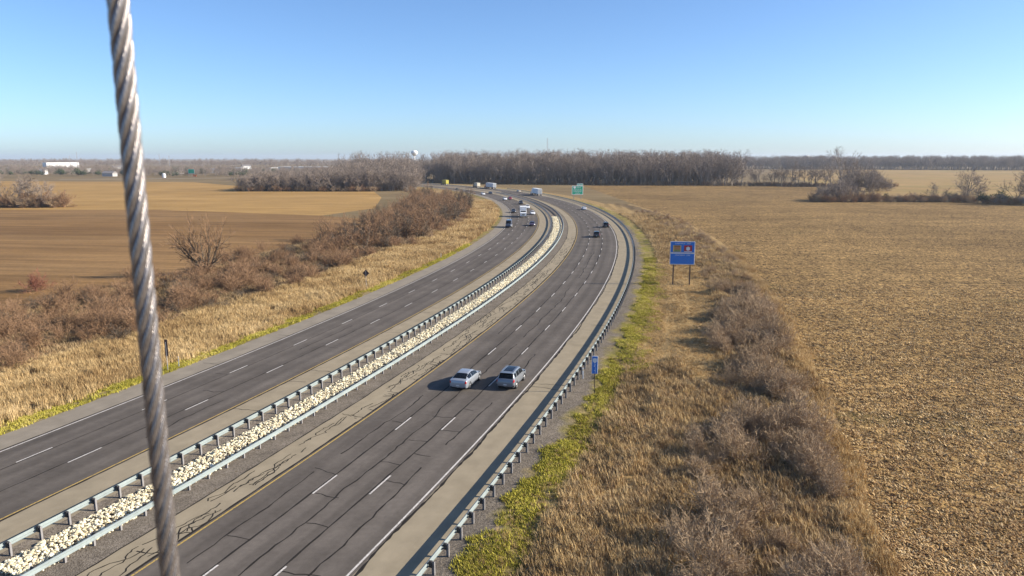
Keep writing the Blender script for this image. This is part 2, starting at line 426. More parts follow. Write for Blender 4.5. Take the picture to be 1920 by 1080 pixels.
for par, off, ph in ((nb, 0.0, -0.25), (nb, 3.66, .85), (sb, -20.05, 10.66 - 12.19), (sb, -23.7, 9.45)):
    rest = MB(); near = 0
    for kk in range(-6, 55):
        s = ph + kk * 12.19
        if s > 600: break
        pts = so_line([(s + q, off) for q in np.linspace(0, 3.05, 4)])
        if -40 < s < 130:
            mb = MB(); ribbon(mb, pts, .125, .008); mb.build('lane_dash', M['white_paint'], par)
        else: ribbon(rest, pts, .125, .008)
    tag(rest.build('far_lane_dashes', M['white_paint'], par), kind='stuff')

def wander(s0, s1, off, amp, step=.8, corr=.85):
    sv = np.arange(s0, s1, step); w_ = 0; out = []
    for s in sv:
        w_ = w_ * corr + rng.normal(0, amp); out.append((s, off + w_))
    return so_line(out)
tar = MB()
for off, s0, s1, amp, wd in ((-.10, -60, 330, .012, .10), (3.54, -60, 330, .014, .10), (-3.93, -60, 420, .01, .13), (-6.5, -60, 420, .02, .09),
        (-20.2, -60, 260, .012, .09), (-23.55, -60, 120, .012, .07), (-16.22, -60, 420, .01, .12), (-26.98, -60, 420, .008, .09)):
    for (p0, p1) in [(s0 + i * 30, min(s0 + i * 30 + 30.8, s1)) for i in range(int((s1 - s0) / 30) + 1)]:
        if p1 - p0 < 2: continue
        pts = wander(p0, p1, off, amp); ribbon(tar, pts, wd * 1.35 * rng.uniform(.6, 1.25, len(pts)), .0045 + rng.uniform(0, .0008))
pts = wander(-60, 330, 7.66, .03, .5); ribbon(tar, pts, rng.uniform(.08, .26, len(pts)), .0035)
for off, runs in ((1.9, [(-30, 30), (33, 70), (80, 120)]), (5.3, [(-26, -6), (-2, 9), (18, 26)]), (-1.75, [(-22, -9), (-6, 9), (34, 46)]), (-18.3, [(-8, 2)]), (-21.9, [(20, 34)])):
    for p0, p1 in runs:
        pts = wander(p0, p1, off, .06, .7, .93); ribbon(tar, pts, .115 * rng.uniform(.5, 1.3, len(pts)), .0055)
def trans(s, o0, o1, wd=.09, amp=.10):
    n = max(4, int(abs(o1 - o0) / .35)); oo = np.linspace(o0, o1, n); ss_ = s + np.cumsum(rng.normal(0, amp, n))
    ribbon(tar, so_line(list(zip(ss_, oo))), wd * rng.uniform(.6, 1.2, n), .0065)
for s, o0, o1 in ((-18.6, -1.7, -.1), (-16, 1.9, 3.5), (-12.2, .1, 2.0), (-9.4, 3.5, 5.3), (-9, -2.2, -.1), (-6.4, 1.9, 3.5), (-4.2, 3.6, 5.0), (-2, 2.0, 3.5), (0.5, 3.6, 5.3),
                  (3.6, 1.6, 3.4), (6, 3.6, 4.6), (1.5, -1.2, -.1), (14, 7.7, 11), (14.9, 7.7, 11), (42, 9, 11), (67, 7.7, 11.1), (96, 8, 9.5), (-24, -1, 1.5), (-21, 3.6, 6),
                  (-6, -18.2, -20), (4, -20.2, -22.4), (9, -23.6, -25), (-14, -26.9, -28.6), (12, -26.9, -29), (0, -16.2, -13.4), (8.5, -16.2, -14.4), (13, -16.2, -13.8), (22, -20.2, -18), (31, -16.2, -14),
                  (44, -16.2, -14.8), (26, -26.9, -28.5)):
    trans(s, o0, o1)
for q in range(190):      # web of sealed cracks on the inner shoulder
    s = rng.uniform(-30, 150); o = rng.uniform(-6.3, -4.2)
    L_ = rng.uniform(.8, 6.5); al = rng.choice([0, 1], p=[.25, .75]); so = [(s, o)]
    for t in range(int(L_ / .3)):
        ds_, do_ = (rng.normal(.3, .1), rng.normal(0, .11)) if al else (rng.normal(0, .12), rng.normal(.22, .1))
        so.append((so[-1][0] + ds_, float(np.clip(so[-1][1] + do_, -6.45, -4.0))))
    ribbon(tar, so_line(so), .085 * rng.uniform(.6, 1.3, len(so)), .0045 + .0015 * rng.random())
tag(tar.build('crack_seal', M['tar']), kind='structure')

# ------------------------------------------------------------------ scatter (for what nobody could count)
def scatter(name, pts, rz, sc, tint, ix, protos, label=None, cat=None, parent=None, tilt=None):
    n = len(pts); me = bpy.data.meshes.new(name); me.vertices.add(n)
    me.vertices.foreach_set('co', np.asarray(pts, np.float32).ravel())
    tl = np.zeros((n, 3), np.float32) if tilt is None else np.asarray(tilt, np.float32)
    tl = tl.copy(); tl[:, 2] = rz
    for nm, ty, ar in (('sc', 'FLOAT', sc), ('tint', 'FLOAT', tint), ('ix', 'INT', ix)):
        at_ = me.attributes.new(nm, ty, 'POINT'); at_.data.foreach_set('value', np.asarray(ar, np.float32 if ty == 'FLOAT' else np.int32))
    at_ = me.attributes.new('rot', 'FLOAT_VECTOR', 'POINT'); at_.data.foreach_set('vector', tl.ravel())
    o = bpy.data.objects.new(name, me); C.objects.link(o)
    if parent: o.parent = parent
    col = bpy.data.collections.new(name + '_pieces')
    for k, pm in enumerate(protos):
        po = bpy.data.objects.new('piece_%02d' % k, pm); col.objects.link(po)
    g = bpy.data.node_groups.new(name + '_scatter', 'GeometryNodeTree')
    g.interface.new_socket('Geometry', in_out='INPUT', socket_type='NodeSocketGeometry')
    g.interface.new_socket('Geometry', in_out='OUTPUT', socket_type='NodeSocketGeometry')
    N = g.nodes.new; gi = N('NodeGroupInput'); go = N('NodeGroupOutput')
    ci = N('GeometryNodeCollectionInfo'); ci.inputs['Collection'].default_value = col
    ci.inputs['Separate Children'].default_value = True; ci.inputs['Reset Children'].default_value = True
    ip = N('GeometryNodeInstanceOnPoints'); ip.inputs['Pick Instance'].default_value = True
    def na(nm, ty):
        x = N('GeometryNodeInputNamedAttribute'); x.data_type = ty; x.inputs['Name'].default_value = nm; return x.outputs['Attribute']
    er = N('FunctionNodeEulerToRotation')
    g.links.new(na('rot', 'FLOAT_VECTOR'), er.inputs[0]); g.links.new(er.outputs[0], ip.inputs['Rotation'])
    g.links.new(gi.outputs[0], ip.inputs['Points']); g.links.new(ci.outputs[0], ip.inputs['Instance'])
    g.links.new(na('sc', 'FLOAT'), ip.inputs['Scale']); g.links.new(na('ix', 'INT'), ip.inputs['Instance Index'])
    g.links.new(ip.outputs[0], go.inputs[0])
    mod = o.modifiers.new('scatter', 'NODES'); mod.node_group = g
    return tag(o, label, cat, kind='stuff')

# ------------------------------------------------------------------ white rocks in the median
def rock_mesh(seed):
    r = np.random.default_rng(seed); import bmesh
    bm = bmesh.new(); bmesh.ops.create_icosphere(bm, subdivisions=1, radius=1)
    sx, sy, sz = r.uniform(.75, 1.2), r.uniform(.7, 1.1), r.uniform(.5, .8)
    for v in bm.verts:
        k = r.uniform(.72, 1.18); v.co = Vector((v.co.x * sx * k, v.co.y * sy * k, v.co.z * sz * k))
    me = bpy.data.meshes.new('stone'); bm.to_mesh(me); bm.free(); me.materials.append(M['rock']); return me
rocks = [rock_mesh(50 + i) for i in range(7)]
n = 27000
sv = -26 + 250 * rng.random(n) ** 1.25
ov = rng.uniform(-11.35, -8.75, n) + rng.normal(0, .1, n)
keep = (ov > -11.75) & (ov < -8.6); sv, ov = sv[keep], ov[keep]
edge = 1 - np.abs((ov + 10.05) / 1.6) ** 2.5
xx, yy = at(sv, ov); zz = -.06 + rng.uniform(0, .30, len(sv)) * np.clip(edge, .1, 1)
size = np.clip(rng.lognormal(math.log(.088), .32, len(sv)), .045, .24) * (1 + .25 * (sv > 60))
order = np.argsort(sv)
bed = sheet('rock_bed', [tuple(map(float, at(s, -8.75))) for s in np.arange(-60, 236, 8)] + [tuple(map(float, at(s, -11.35))) for s in np.arange(235, -61, -8)], -.035, M['gravel'])
vis = [i for i in order if sv[i] > -21.5][:280]
visset = set(vis); far_i = np.array([i for i in order if i not in visset])
for i in vis:
    o = link('stone', rocks[i % 7], bed, (float(xx[i]), float(yy[i]), float(zz[i]) + .03)); s_ = float(size[i]); o.scale = (s_, s_, s_)
    o.rotation_euler = (rng.uniform(-.5, .5), rng.uniform(-.5, .5), rng.uniform(0, 6.28))
scatter('stones', np.stack([xx, yy, zz + .03], 1)[far_i], rng.uniform(0, 6.28, len(far_i)), size[far_i], rng.random(len(far_i)), rng.integers(0, 7, len(far_i)), rocks,
        None, None, bed, tilt=rng.uniform(-.5, .5, (len(far_i), 3)))

# ------------------------------------------------------------------ guardrails
def wbeam_profile():   # (out, z): out is towards traffic
    return [(.0, .445), (.025, .452), (.083, .490), (.083, .535), (.012, .590), (.012, .640), (.083, .695), (.083, .740), (.025, .778), (.0, .785)]
def rail_mesh(s0, s1, off, face, nseg):
    pr = wbeam_profile(); v = []; f = []
    sv = np.linspace(s0, s1, nseg + 1)
    for s in sv:
        for (o, z) in pr + [(o - .012, z) for o, z in reversed(pr)]:
            x, y = at(s, off + face * o); v.append((float(x), float(y), z))
    m_ = len(pr) * 2
    for i in range(nseg):
        for k in range(m_):
            q = (k + 1) % m_; f.append((i*m_+k, i*m_+q, (i+1)*m_+q, (i+1)*m_+k))
    f.append(tuple(range(m_))); f.append(tuple(range(nseg*m_, nseg*m_+m_)))
    return v, f
def post_mesh():     # I-section steel post, local x across the rail
    mb = MB(); mb.box(-.075, .075, -.006, .006, -.45, .80); mb.box(-.078, -.066, -.06, .06, -.45, .80); mb.box(.066, .078, -.06, .06, -.45, .80); return mb
def block_mesh():
    mb = MB(); mb.bbox(-.10, .10, -.075, .075, .44, .81, .012); return mb
pm = post_mesh().mesh('post', M['post']); bm_ = block_mesh().mesh('offset_block', M['block'])
def guardrail(off, face, s0, s1, label, sindiv=125, phase=0.0):
    root = tag(empty('guardrail', (*map(float, at(10, off)), 0.0)), label, 'guardrail')
    inv = Matrix.Translation(root.location).inverted()
    def sub(v): return [(p[0] - root.location.x, p[1] - root.location.y, p[2]) for p in v]
    s = s0 + phase; farmb = MB(); frail = MB()
    pts_ = np.arange(s0 + phase, s1, 1.905)
    for s in pts_:
        x, y = at(s, off - face * .29); th = heading(s); z0 = float(min(0, zg(off - face * .29)))
        xb, yb = at(s, off - face * .125)
        if s < sindiv:
            p = link('post', pm, root, (float(x) - root.location.x, float(y) - root.location.y, 0.0), th)
            b = link('offset_block', bm_, root, (float(xb) - root.location.x, float(yb) - root.location.y, 0.0), th)
        else:
            lx, ly = float(x) - root.location.x, float(y) - root.location.y
            c_, s_ = math.cos(th), math.sin(th)
            t = MB(); t.box(-.075, .075, -.06, .06, -.45, .80); t.box(.075 if face > 0 else -.27, .27 if face > 0 else -.075, -.07, .07, .44, .80)
            farmb.add([(lx + a * c_ - b * s_, ly + a * s_ + b * c_, z) for a, b, z in t.v], t.f)
    tag(farmb.build('far_posts', M['post'], root), kind='stuff')
    s = s0
    while s < s1:
        e_ = s + 3.81
        v, f = rail_mesh(s, min(e_ + .12, s1), off, face, 3)
        lift = .0
        if s < sindiv: obj('rail_panel', [(p[0] - root.location.x + 0, p[1] - root.location.y, p[2] + (.004 if int((s - s0) / 3.81) % 2 else 0)) for p in v], f, M['galv'], root)
        else: frail.add(sub(v), f)
        s = e_
    tag(frail.build('far_rail', M['galv'], root), kind='stuff')
    return root
guardrail(11.42, -1, -40, 470, 'steel guardrail along the outer shoulder beside the gravel and green verge', phase=.35)
guardrail(-8.02, 1, -40, 420, 'steel guardrail between the white median rocks and the two silver cars carriageway', phase=.7)
guardrail(-12.1, -1, -40, 420, 'steel guardrail on the far side of the white median rocks, posts facing them', phase=.2)
# ------------------------------------------------------------------ bare trees and shrubs
def grow_tree(seed, H, r0, trunk_frac, nch, ang, ln, twig_w, wig=.10, up=.25, multi=1, thick_levels=2, spread0=.15, first=.25):
    """returns (thick MB, twig MB): limbs as tapered prisms, twigs as narrow strips"""
    r = np.random.default_rng(seed); T = MB(); W = MB(); LV = len(nch)
    def rot(d, an, az):
        a_ = np.array([0, 0, 1.0]) if abs(d[2]) < .9 else np.array([1.0, 0, 0])
        u = np.cross(d, a_); u /= np.linalg.norm(u); v = np.cross(d, u)
        q = d * math.cos(an) + (u * math.cos(az) + v * math.sin(az)) * math.sin(an); return q / np.linalg.norm(q)
    def grow(p, d, L, rad, lv):
        ns = 5 if lv == 0 else (3 if lv < LV else 2)
        pts = [p]; dd = d
        for i in range(ns):
            dd = dd + r.normal(0, wig, 3) + np.array([0, 0, up * (.25 if lv == 0 else .5)]) * (1.0 / ns); dd = dd / np.linalg.norm(dd)
            pts.append(pts[-1] + dd * L / ns)
        end = .45 if lv < LV else .25
        if lv < thick_levels:
            T.tube(pts, list(np.linspace(rad, rad * end, ns + 1)), 6 if lv == 0 else 4, cap=False)
        else:
            sd_ = np.cross(dd, r.normal(0, 1, 3)); sd_ /= np.linalg.norm(sd_) + 1e-9
            wd = max(twig_w * (1.0 - .18 * (lv - thick_levels)), rad * 1.6)
            v = []; f = []
            for i, q in enumerate(pts):
                w_ = wd * (1 - .65 * i / ns) * .5; v += [q - sd_ * w_, q + sd_ * w_]
            for i in range(ns): f.append((2*i, 2*i+1, 2*i+3, 2*i+2))
            W.add(v, f)
        if lv < LV:
            n = nch[lv]
            for c_ in range(n):
                t = first + (1 - first) * (c_ + r.uniform(0, 1)) / n if lv == 0 else r.uniform(.25, 1.0)
                t = min(t, .999); k = t * ns; i = int(k); q = pts[i] + (pts[i+1] - pts[i]) * (k - i)
                base_d = pts[i+1] - pts[i]; base_d = base_d / np.linalg.norm(base_d)
                an = R(r.uniform(*ang)); nl = L * r.uniform(*ln) * (1.15 - .45 * t if lv == 0 else 1)
                grow(q, rot(base_d, an, r.uniform(0, 6.283)), nl, rad * (1 - t * (1 - end)) * .55, lv + 1)
    for m_ in range(multi):
        d = np.array([r.normal(0, spread0), r.normal(0, spread0), 1.0]); d /= np.linalg.norm(d)
        b = np.array([0, 0, -.25]) if multi == 1 else np.array([r.normal(0, .12 * H * .35), r.normal(0, .12 * H * .35), -.15]) * (1 if H < 9.3 else np.array([.25, .25, 1]))
        grow(b, d, H * trunk_frac * (1 if multi == 1 else r.uniform(.6, 1.05)), r0, 0)
    return T, W
def norm_height(T, W, H):
    zs = max([v[2] for v in T.v] + [v[2] for v in W.v]); k = H / zs
    for q in (T, W): q.v = [(v[0] * k, v[1] * k, v[2] * k if v[2] > 0 else v[2]) for v in q.v]
def tree_pair(name, seed, H, mats=('bark_wood', 'twig_wood'), **kw):
    T, W = grow_tree(seed, H, **kw); norm_height(T, W, H)
    return T.mesh(name + '_trunk', M[mats[0]], True), W.mesh(name + '_crown', M[mats[1]])
def proto_joined(pair):
    """trunk and crown as one mesh, for masses of trees"""
    return pair
wood_kw = dict(r0=.30, trunk_frac=.62, nch=(13, 6, 5, 3), ang=(22, 54), ln=(.36, .56), twig_w=.10, up=.32, first=.22)
wood = [tree_pair('wood%d' % i, 100 + i, h, **wood_kw) for i, h in enumerate((26.5, 25, 28, 23.5))]
small_kw = dict(r0=.16, trunk_frac=.55, nch=(11, 6, 5, 3), ang=(22, 55), ln=(.4, .62), twig_w=.075, up=.3, first=.10)
small = [tree_pair('small%d' % i, 140 + i, h, **small_kw) for i, h in enumerate((13, 11.5, 14))]
def one_mesh(name, pair, extra=None):
    mb_v = []; mb_f = []; mi = []
    me = bpy.data.meshes.new(name); off = 0
    for k, m_ in enumerate(pair):
        me.materials.append(m_.materials[0])
        vs_ = [tuple(v.co) for v in m_.vertices]; fs_ = [tuple(i + off for i in p.vertices) for p in m_.polygons]
        mb_v += vs_; mb_f += fs_; mi += [k] * len(fs_); off += len(vs_)
    me.from_pydata(mb_v, [], mb_f); me.polygons.foreach_set('material_index', mi); me.update(); return me
wood_one = [one_mesh('wood_tree%d' % i, p) for i, p in enumerate(wood)]
small_one = [one_mesh('small_tree%d' % i, p) for i, p in enumerate(small)]
shr_kw = dict(r0=.022, trunk_frac=.75, nch=(7, 5, 3), ang=(18, 50), ln=(.38, .6), twig_w=.026, up=.25, multi=15, thick_levels=1, spread0=.42, first=.15, wig=.14)
def shrub(seed, H, mats, **over):
    kw = dict(shr_kw); kw.update(over); T, W = grow_tree(seed, H, **kw); norm_height(T, W, H)
    return T.mesh('stems', M[mats[0]]), W.mesh('twigs', M[mats[1]])
shr_grey = [shrub(200 + i, h, ('bark_grey', 'bark_grey')) for i, h in enumerate((2.6, 2.2, 3.0, 1.8))]
shr_red = [shrub(220 + i, h, ('bark_red', 'bark_red' if i < 3 else 'bark_dark')) for i, h in enumerate((2.8, 2.3, 3.3, 1.9))]
def tree_thing(name, pair, x, y, rz, sc, label, cat='tree', group=None, parts=('trunk', 'crown'), z=GZ, sz=None):
    o = empty(name, (x, y, z), rz); o.scale = (sc, sc, sz or sc)
    for nm, m_ in zip(parts, pair): link(nm, m_, o)
    return tag(o, label, cat, group)
U = rng.uniform
# wood edge north of the curve
edge_pts = [(-70, 662), (-30, 650), (10, 636), (63, 621), (120, 608), (190, 596)]
def along(poly, n):
    p = np.array(poly, float); d = np.r_[0, np.cumsum(np.linalg.norm(np.diff(p, axis=0), axis=1))]
    t = (np.arange(n) + rng.uniform(.1, .9, n)) / n * d[-1]
    return np.stack([np.interp(t, d, p[:, 0]), np.interp(t, d, p[:, 1])], 1)
for row, (dy, n) in enumerate(((3, 62), (10, 55))):
    for x, y in along(edge_pts, n):
        tree_thing('bare_tree', wood[rng.integers(4)], x + U(-1, 1), y + dy + U(-2.5, 2.5), U(0, 6.28), U(.68, 1.14),
                   'tall bare tree in the front of the wood beyond the stubble field and road', group='trees along the edge of the far wood')
n = 1500
q = along(edge_pts, n); dep = 18 + 90 * rng.random(n)
px, py = q[:, 0] + U(-3, 3, n), q[:, 1] + dep
n2 = 800
px = np.r_[px, U(-330, -50, n2)]; py = np.r_[py, U(650, 800, n2)]
oo, ss_ = off_of(px, py); ok = ((oo > 24) | (ss_ > 820) | (oo < -36)) & (px > -.235 * py); px, py = px[ok], py[ok]; n = len(px)
scatter('wood', np.stack([px, py, np.full(n, GZ)], 1), U(0, 6.28, n), U(.6, 1.12, n), rng.random(n), rng.integers(0, 4, n), wood_one,
        'dense leafless wood filling the land beyond the curve of the highway', 'wood')
# younger wood inside the curve
for row in range(2):
    for x, y in along([(-186, 500), (-140, 499), (-98, 500), (-86, 530)], 26):
        tree_thing('bare_tree', small[rng.integers(3)], x + U(-1, 1), y + row * 5 + U(-1.5, 1.5), U(0, 6.28), U(.72, 1.05) * (1 + .35 * max(0, (x + 150) / 60)),
                   'young bare tree on the edge of the low wood behind the tan field', group='trees along the edge of the low wood')
px = U(-190, -70, 1700); py = U(503, 640, 1700); oo, ss_ = off_of(px, py); ok = (oo < -42) & (px > -200 + (py - 500) * .3); px, py = px[ok], py[ok]; n = len(px)
big = np.clip((px + 165) / 70, 0, 1) * np.clip((py - 505) / 60, .25, 1)
scatter('young_wood', np.stack([px, py, np.full(n, GZ)], 1), U(0, 6.28, n), U(.75, 1.05, n) * (1 + .75 * big), rng.random(n), rng.integers(0, 3, n), small_one,
        'low leafless young wood between the tan field and the highway curve', 'wood')
shr_one = [one_mesh('thicket%d' % i, p) for i, p in enumerate(shr_red[:2] + shr_grey[:2])]
# undergrowth along both wood edges
pts = np.r_[along(edge_pts, 150), along([(-188, 498), (-94, 497), (-84, 530)], 90)]; n = len(pts)
scatter('undergrowth', np.c_[pts + rng.normal(0, 1.2, (n, 2)), np.full(n, GZ)], U(0, 6.28, n), U(.9, 2.2, n), rng.random(n), rng.integers(0, 4, n), shr_one,
        'low tangled undergrowth along the foot of the leafless wood', 'undergrowth')
# far tree lines
def far_line(name, poly, n, depth, smin, smax, label, protos=wood_one):
    p = along(poly, n); p[:, 1] += rng.random(n) * depth; n = len(p)
    scatter(name, np.c_[p, np.full(n, GZ)], U(0, 6.28, n), U(smin, smax, n), rng.random(n), rng.integers(0, len(protos), n), protos, label, 'treeline')
far_line('treeline', [(560, 1440), (700, 1412), (880, 1330), (1200, 1290)], 1500, 160, .85, 1.05, 'long dark treeline at the end of the far fields')
far_line('treeline', [(220, 1500), (420, 1480), (640, 1440)], 700, 140, .85, 1.05, 'distant treeline running on beside the far water tower')
far_line('treeline', [(-1500, 2000), (-900, 1900), (-500, 1750), (-250, 1700)], 1100, 260, .5, .85, 'low distant tree belt on the skyline behind the warehouse')
far_line('treeline', [(-900, 1010), (-640, 960), (-430, 900), (-260, 860)], 800, 200, .55, 1.1, 'scattered low trees along the far side of the tan field', small_one)
# sparse trees at the end of the wood, and the big twin tree by the hedgerow
for x, y in along([(194, 598), (226, 586), (285, 572)], 38):
    tree_thing('bare_tree', wood[rng.integers(4)], x, y + U(-3, 6), U(0, 6.28), U(.48, .86), 'thin bare tree in the gappy row past the end of the wood', group='gappy row of trees')
pts = along([(192, 594), (240, 578), (300, 575)], 170)
scatter('undergrowth', np.c_[pts + rng.normal(0, 2.2, (170, 2)), np.full(170, GZ)], U(0, 6.28, 170), U(.6, 1.9, 170), rng.random(170), rng.integers(0, 4, 170), shr_one, 'low brush under the gappy row of thin trees', 'undergrowth')
tree_thing('bare_tree', wood[2], 246, 545, 1.0, 1.12, 'tallest lone bare tree with an open crown behind the hedgerow mound')
tree_thing('bare_tree', wood[0], 253, 548, 3.0, 1.08, 'bare tree leaning close against the tallest lone tree')
# hedgerow between the stubble and the far fields
big_shr = [shrub(240 + i, h, ('bark_grey', 'twig_wood'), r0=.06, twig_w=.075, nch=(8, 6, 4)) for i, h in enumerate((8.5, 7.0))]
for x, y, s_ in ((159, 380, .95), (164, 383, 1.25), (170, 381, 1.4), (176, 386, 1.6), (182, 383, 1.35), (187, 382, 1.0), (166, 391, 1.4), (174, 394, 1.7), (181, 396, 1.6)):
    tree_thing('shrub', big_shr[rng.integers(2)], x, y, U(0, 6.28), s_, 'large rounded grey shrub in the mound at the end of the hedgerow', 'shrub', 'mound of large grey shrubs', ('stems', 'twigs'))
for x, y, s_ in ((233, 498, 1.9), (239, 504, 2.3), (245, 500, 2.4), (251, 503, 2.0), (242, 495, 1.9), (256, 500, 1.5)):
    tree_thing('shrub', big_shr[rng.integers(2)], x, y, U(0, 6.28), s_, 'tall dense shrub massed beside the tallest lone tree', 'shrub', 'tall shrubs by the lone tree', ('stems', 'twigs'))
def leaf_bush(seed, H, mat):
    r = np.random.default_rng(seed); mb = MB()
    cs = [(r.normal(0, .8), r.normal(0, .8), r.uniform(.3, .75) * H, r.uniform(.7, 1.4)) for _ in range(12)]
    for cx, cy, cz, rr in cs:
        for _ in range(70):
            d = r.normal(0, 1, 3); d /= np.linalg.norm(d); p = np.array([cx, cy, cz]) + d * rr * r.uniform(.5, 1) * np.array([1, 1, .8])
            if p[2] < 0: continue
            a_ = r.normal(0, 1, 3); a_ /= np.linalg.norm(a_); b_ = np.cross(a_, d); L_ = r.uniform(.10, .26)
            mb.add([p - a_ * L_, p + b_ * L_ * .6, p + a_ * L_, p - b_ * L_ * .6], [(0, 1, 2, 3)])
    tr = MB(); tr.tube([(0, 0, -.2), (.1, 0, H * .4), (0, .1, H * .7)], [.12, .09, .05], 5)
    return tr.mesh('trunk', M['bark_grey']), mb.mesh('crown', M[mat])
ever = [leaf_bush(300 + i, h, 'evergreen') for i, h in enumerate((3.2, 2.6))]
for x, y, s_ in ((190, 384, 1.1), (197, 385, 1.3), (203, 381, 1.1), (211, 383, 1.5), (218, 384, 1.2), (226, 380, 1.4), (236, 366, 1.8), (243, 362, 1.9), (250, 352, 1.8), (246, 370, 2.0)):
    tree_thing('evergreen_shrub', ever[rng.integers(2)], x, y, U(0, 6.28), s_, 'dark green bushy shrub in the hedgerow beyond the stubble', 'shrub', 'dark green hedgerow shrubs', ('stem', 'leaves'))
for x, y, s_ in ((205, 388, .5), (214, 388, .6), (222, 386, .6), (230, 381, .8), (233, 376, .9), (240, 358, .9), (247, 350, .9), (253, 345, 1.0), (262, 338, 1.0)):
    tree_thing('shrub', big_shr[rng.integers(2)], x, y, U(0, 6.28), s_, 'grey bare shrub along the hedgerow beyond the stubble', 'shrub', 'grey hedgerow shrubs', ('stems', 'twigs'))
for x, y, s_ in ((234, 379, 1.25), (238, 382, 1.3), (241, 380, 1.15), (248, 360, 1.35), (253, 357, 1.4), (258, 350, 1.45), (266, 344, 1.4), (228, 384, .7), (219, 384, .75)):
    tree_thing('bare_tree', small[rng.integers(3)], x, y, U(0, 6.28), s_, 'bare tree rising from the hedgerow beyond the stubble', group='trees in the hedgerow')
pts = along([(154, 377), (200, 379), (236, 374), (246, 354), (300, 312)], 200)
scatter('undergrowth', np.c_[pts + rng.normal(0, 2.0, (200, 2)), np.full(200, GZ)], U(0, 6.28, 200), U(.9, 2.3, 200), rng.random(200), rng.integers(0, 4, 200), shr_one, 'brown brush along the foot of the hedgerow beyond the stubble', 'undergrowth')
# clump of trees on the tan field
for x, y, s_ in ((-236, 340, 1.35), (-230, 338, 1.5), (-224, 342, 1.1), (-219, 337, 1.05), (-214, 340, .9), (-244, 341, 1.4), (-251, 338, 1.4), (-258, 342, 1.3), (-240, 346, 1.3), (-227, 347, 1.2)):
    tree_thing('bare_tree', small[rng.integers(3)], x, y, U(0, 6.28), s_, 'bare tree in the small clump standing out in the open fields', group='clump of trees in the fields')
pts = along([(-262, 338), (-207, 337)], 110)
scatter('undergrowth', np.c_[pts + rng.normal(0, 1.8, (110, 2)), np.full(110, GZ)], U(0, 6.28, 110), U(1.2, 3.2, 110), rng.random(110), rng.integers(0, 4, 110), shr_one, 'dense reddish brush under the small clump of trees in the fields', 'undergrowth')
# trees and shrubs of the left verge
lone = tree_pair('lone', 335, 9.4, ('bark_dark', 'bark_red'), r0=.17, trunk_frac=.62, nch=(9, 6, 4), ang=(18, 42), ln=(.42, .62), twig_w=.055, up=.12, first=.25, wig=.06, multi=9, thick_levels=2, spread0=.62)
tree_thing('bare_tree', lone, -59.6, 140, .4, .95, 'spreading bare grey tree standing alone above the roadside shrubs by the tilled field', sz=1.4)
tree_thing('shrub', shrub(231, 3.6, ('bark_rust', 'bark_rust'), nch=(9, 6, 4), twig_w=.04), -81, 122, .3, 1.15, 'dome-shaped reddish shrub standing apart on the edge of the tilled field', 'shrub', None, ('stems', 'twigs'))
vt = [tree_pair('verge%d' % i, 350 + i, h, ('bark_dark', 'bark_dark') if i % 2 else ('bark_dark', 'bark_red'), r0=.11, trunk_frac=.5, nch=(9, 5, 4, 3), ang=(20, 50), ln=(.42, .62), twig_w=.04, up=.35, first=.12, multi=2, spread0=.2) for i, h in enumerate((7.5, 6.5, 8.5))]
for k in range(46):
    s = U(112, 300); o = -46 - rng.random() ** 1.3 * 27 + (3 if s > 200 else 0); x, y = at(s, o)
    tree_thing('bare_tree', vt[rng.integers(3)], float(x), float(y), U(0, 6.28), U(.85, 1.35), 'small bare tree in the scrub inside the highway curve', group='small trees in the roadside scrub')
for k in range(14):
    s = U(300, 430); o = U(-70, -48); x, y = at(s, o)
    tree_thing('bare_tree', vt[rng.integers(3)], float(x), float(y), U(0, 6.28), U(.8, 1.2), 'small bare tree in the scrub inside the highway curve', group='small trees in the roadside scrub')
def clump(s, o): return np.sin(s * .37 + .8 * np.sin(o * .6)) + .7 * np.cos(o * .75 + s * .13)
def shrubs(n, sr, orange, protos, smin, smax, label, group, name='shrub', pw=1.0):
    c_ = 0
    while c_ < n:
        s = sr[0] + (sr[1] - sr[0]) * rng.random() ** pw; o = U(*orange); x, y = at(s, o)
        if clump(s, o) < -.15: continue
        tree_thing(name, protos[rng.integers(len(protos))], float(x), float(y), U(0, 6.28), U(smin, smax), label, 'shrub', group, ('stems', 'twigs'), z=float(zg(o)) + .02); c_ += 1
shrubs(85, (-22, 70), (-62, -45), shr_red, .8, 1.4, 'tangled reddish brown shrub in the scrub between tan grass and tilled field', 'reddish scrub beside the tilled field', pw=.9)
shrubs(30, (10, 90), (-68, -50), [shr_red[3]], 1.0, 1.7, 'darkest twiggy shrub in the scrub between tan grass and tilled field', 'dark scrub beside the tilled field')
shrubs(25, (120, 220), (-52, -43), shr_red + shr_grey[:2], .8, 1.3, 'brown shrub in the scrub under the small trees inside the highway curve', 'scrub inside the highway curve')
shrubs(80, (-24, 62), (25.2, 33.4), shr_grey, .6, 1.45, 'grey-brown bare shrub in the thicket beside the corn stubble', 'thicket beside the corn stubble', pw=.9)
shrubs(25, (70, 240), (25.0, 33.5), shr_grey, .55, .95, 'low grey-brown shrub in the ditch line past the big blue sign', 'ditch line shrubs past the blue sign')
def scrub_mass(name, n, s0, s1, o0, o1, protos, smin, smax, label):
    s = U(s0, s1, n * 2); o = U(o0, o1, n * 2); ok = clump(s, o) > -.15; s, o = s[ok][:n], o[ok][:n]; n = len(s); x, y = at(s, o)
    scatter(name, np.stack([x, y, zg(o)], 1), U(0, 6.28, n), U(smin, smax, n), rng.random(n), rng.integers(0, len(protos), n), protos, label, 'scrub')
red_one = [one_mesh('red_scrub%d' % i, p) for i, p in enumerate(shr_red)]; grey_one = [one_mesh('grey_scrub%d' % i, p) for i, p in enumerate(shr_grey)]
vt_one = [one_mesh('verge_tree%d' % i, p) for i, p in enumerate(vt)]
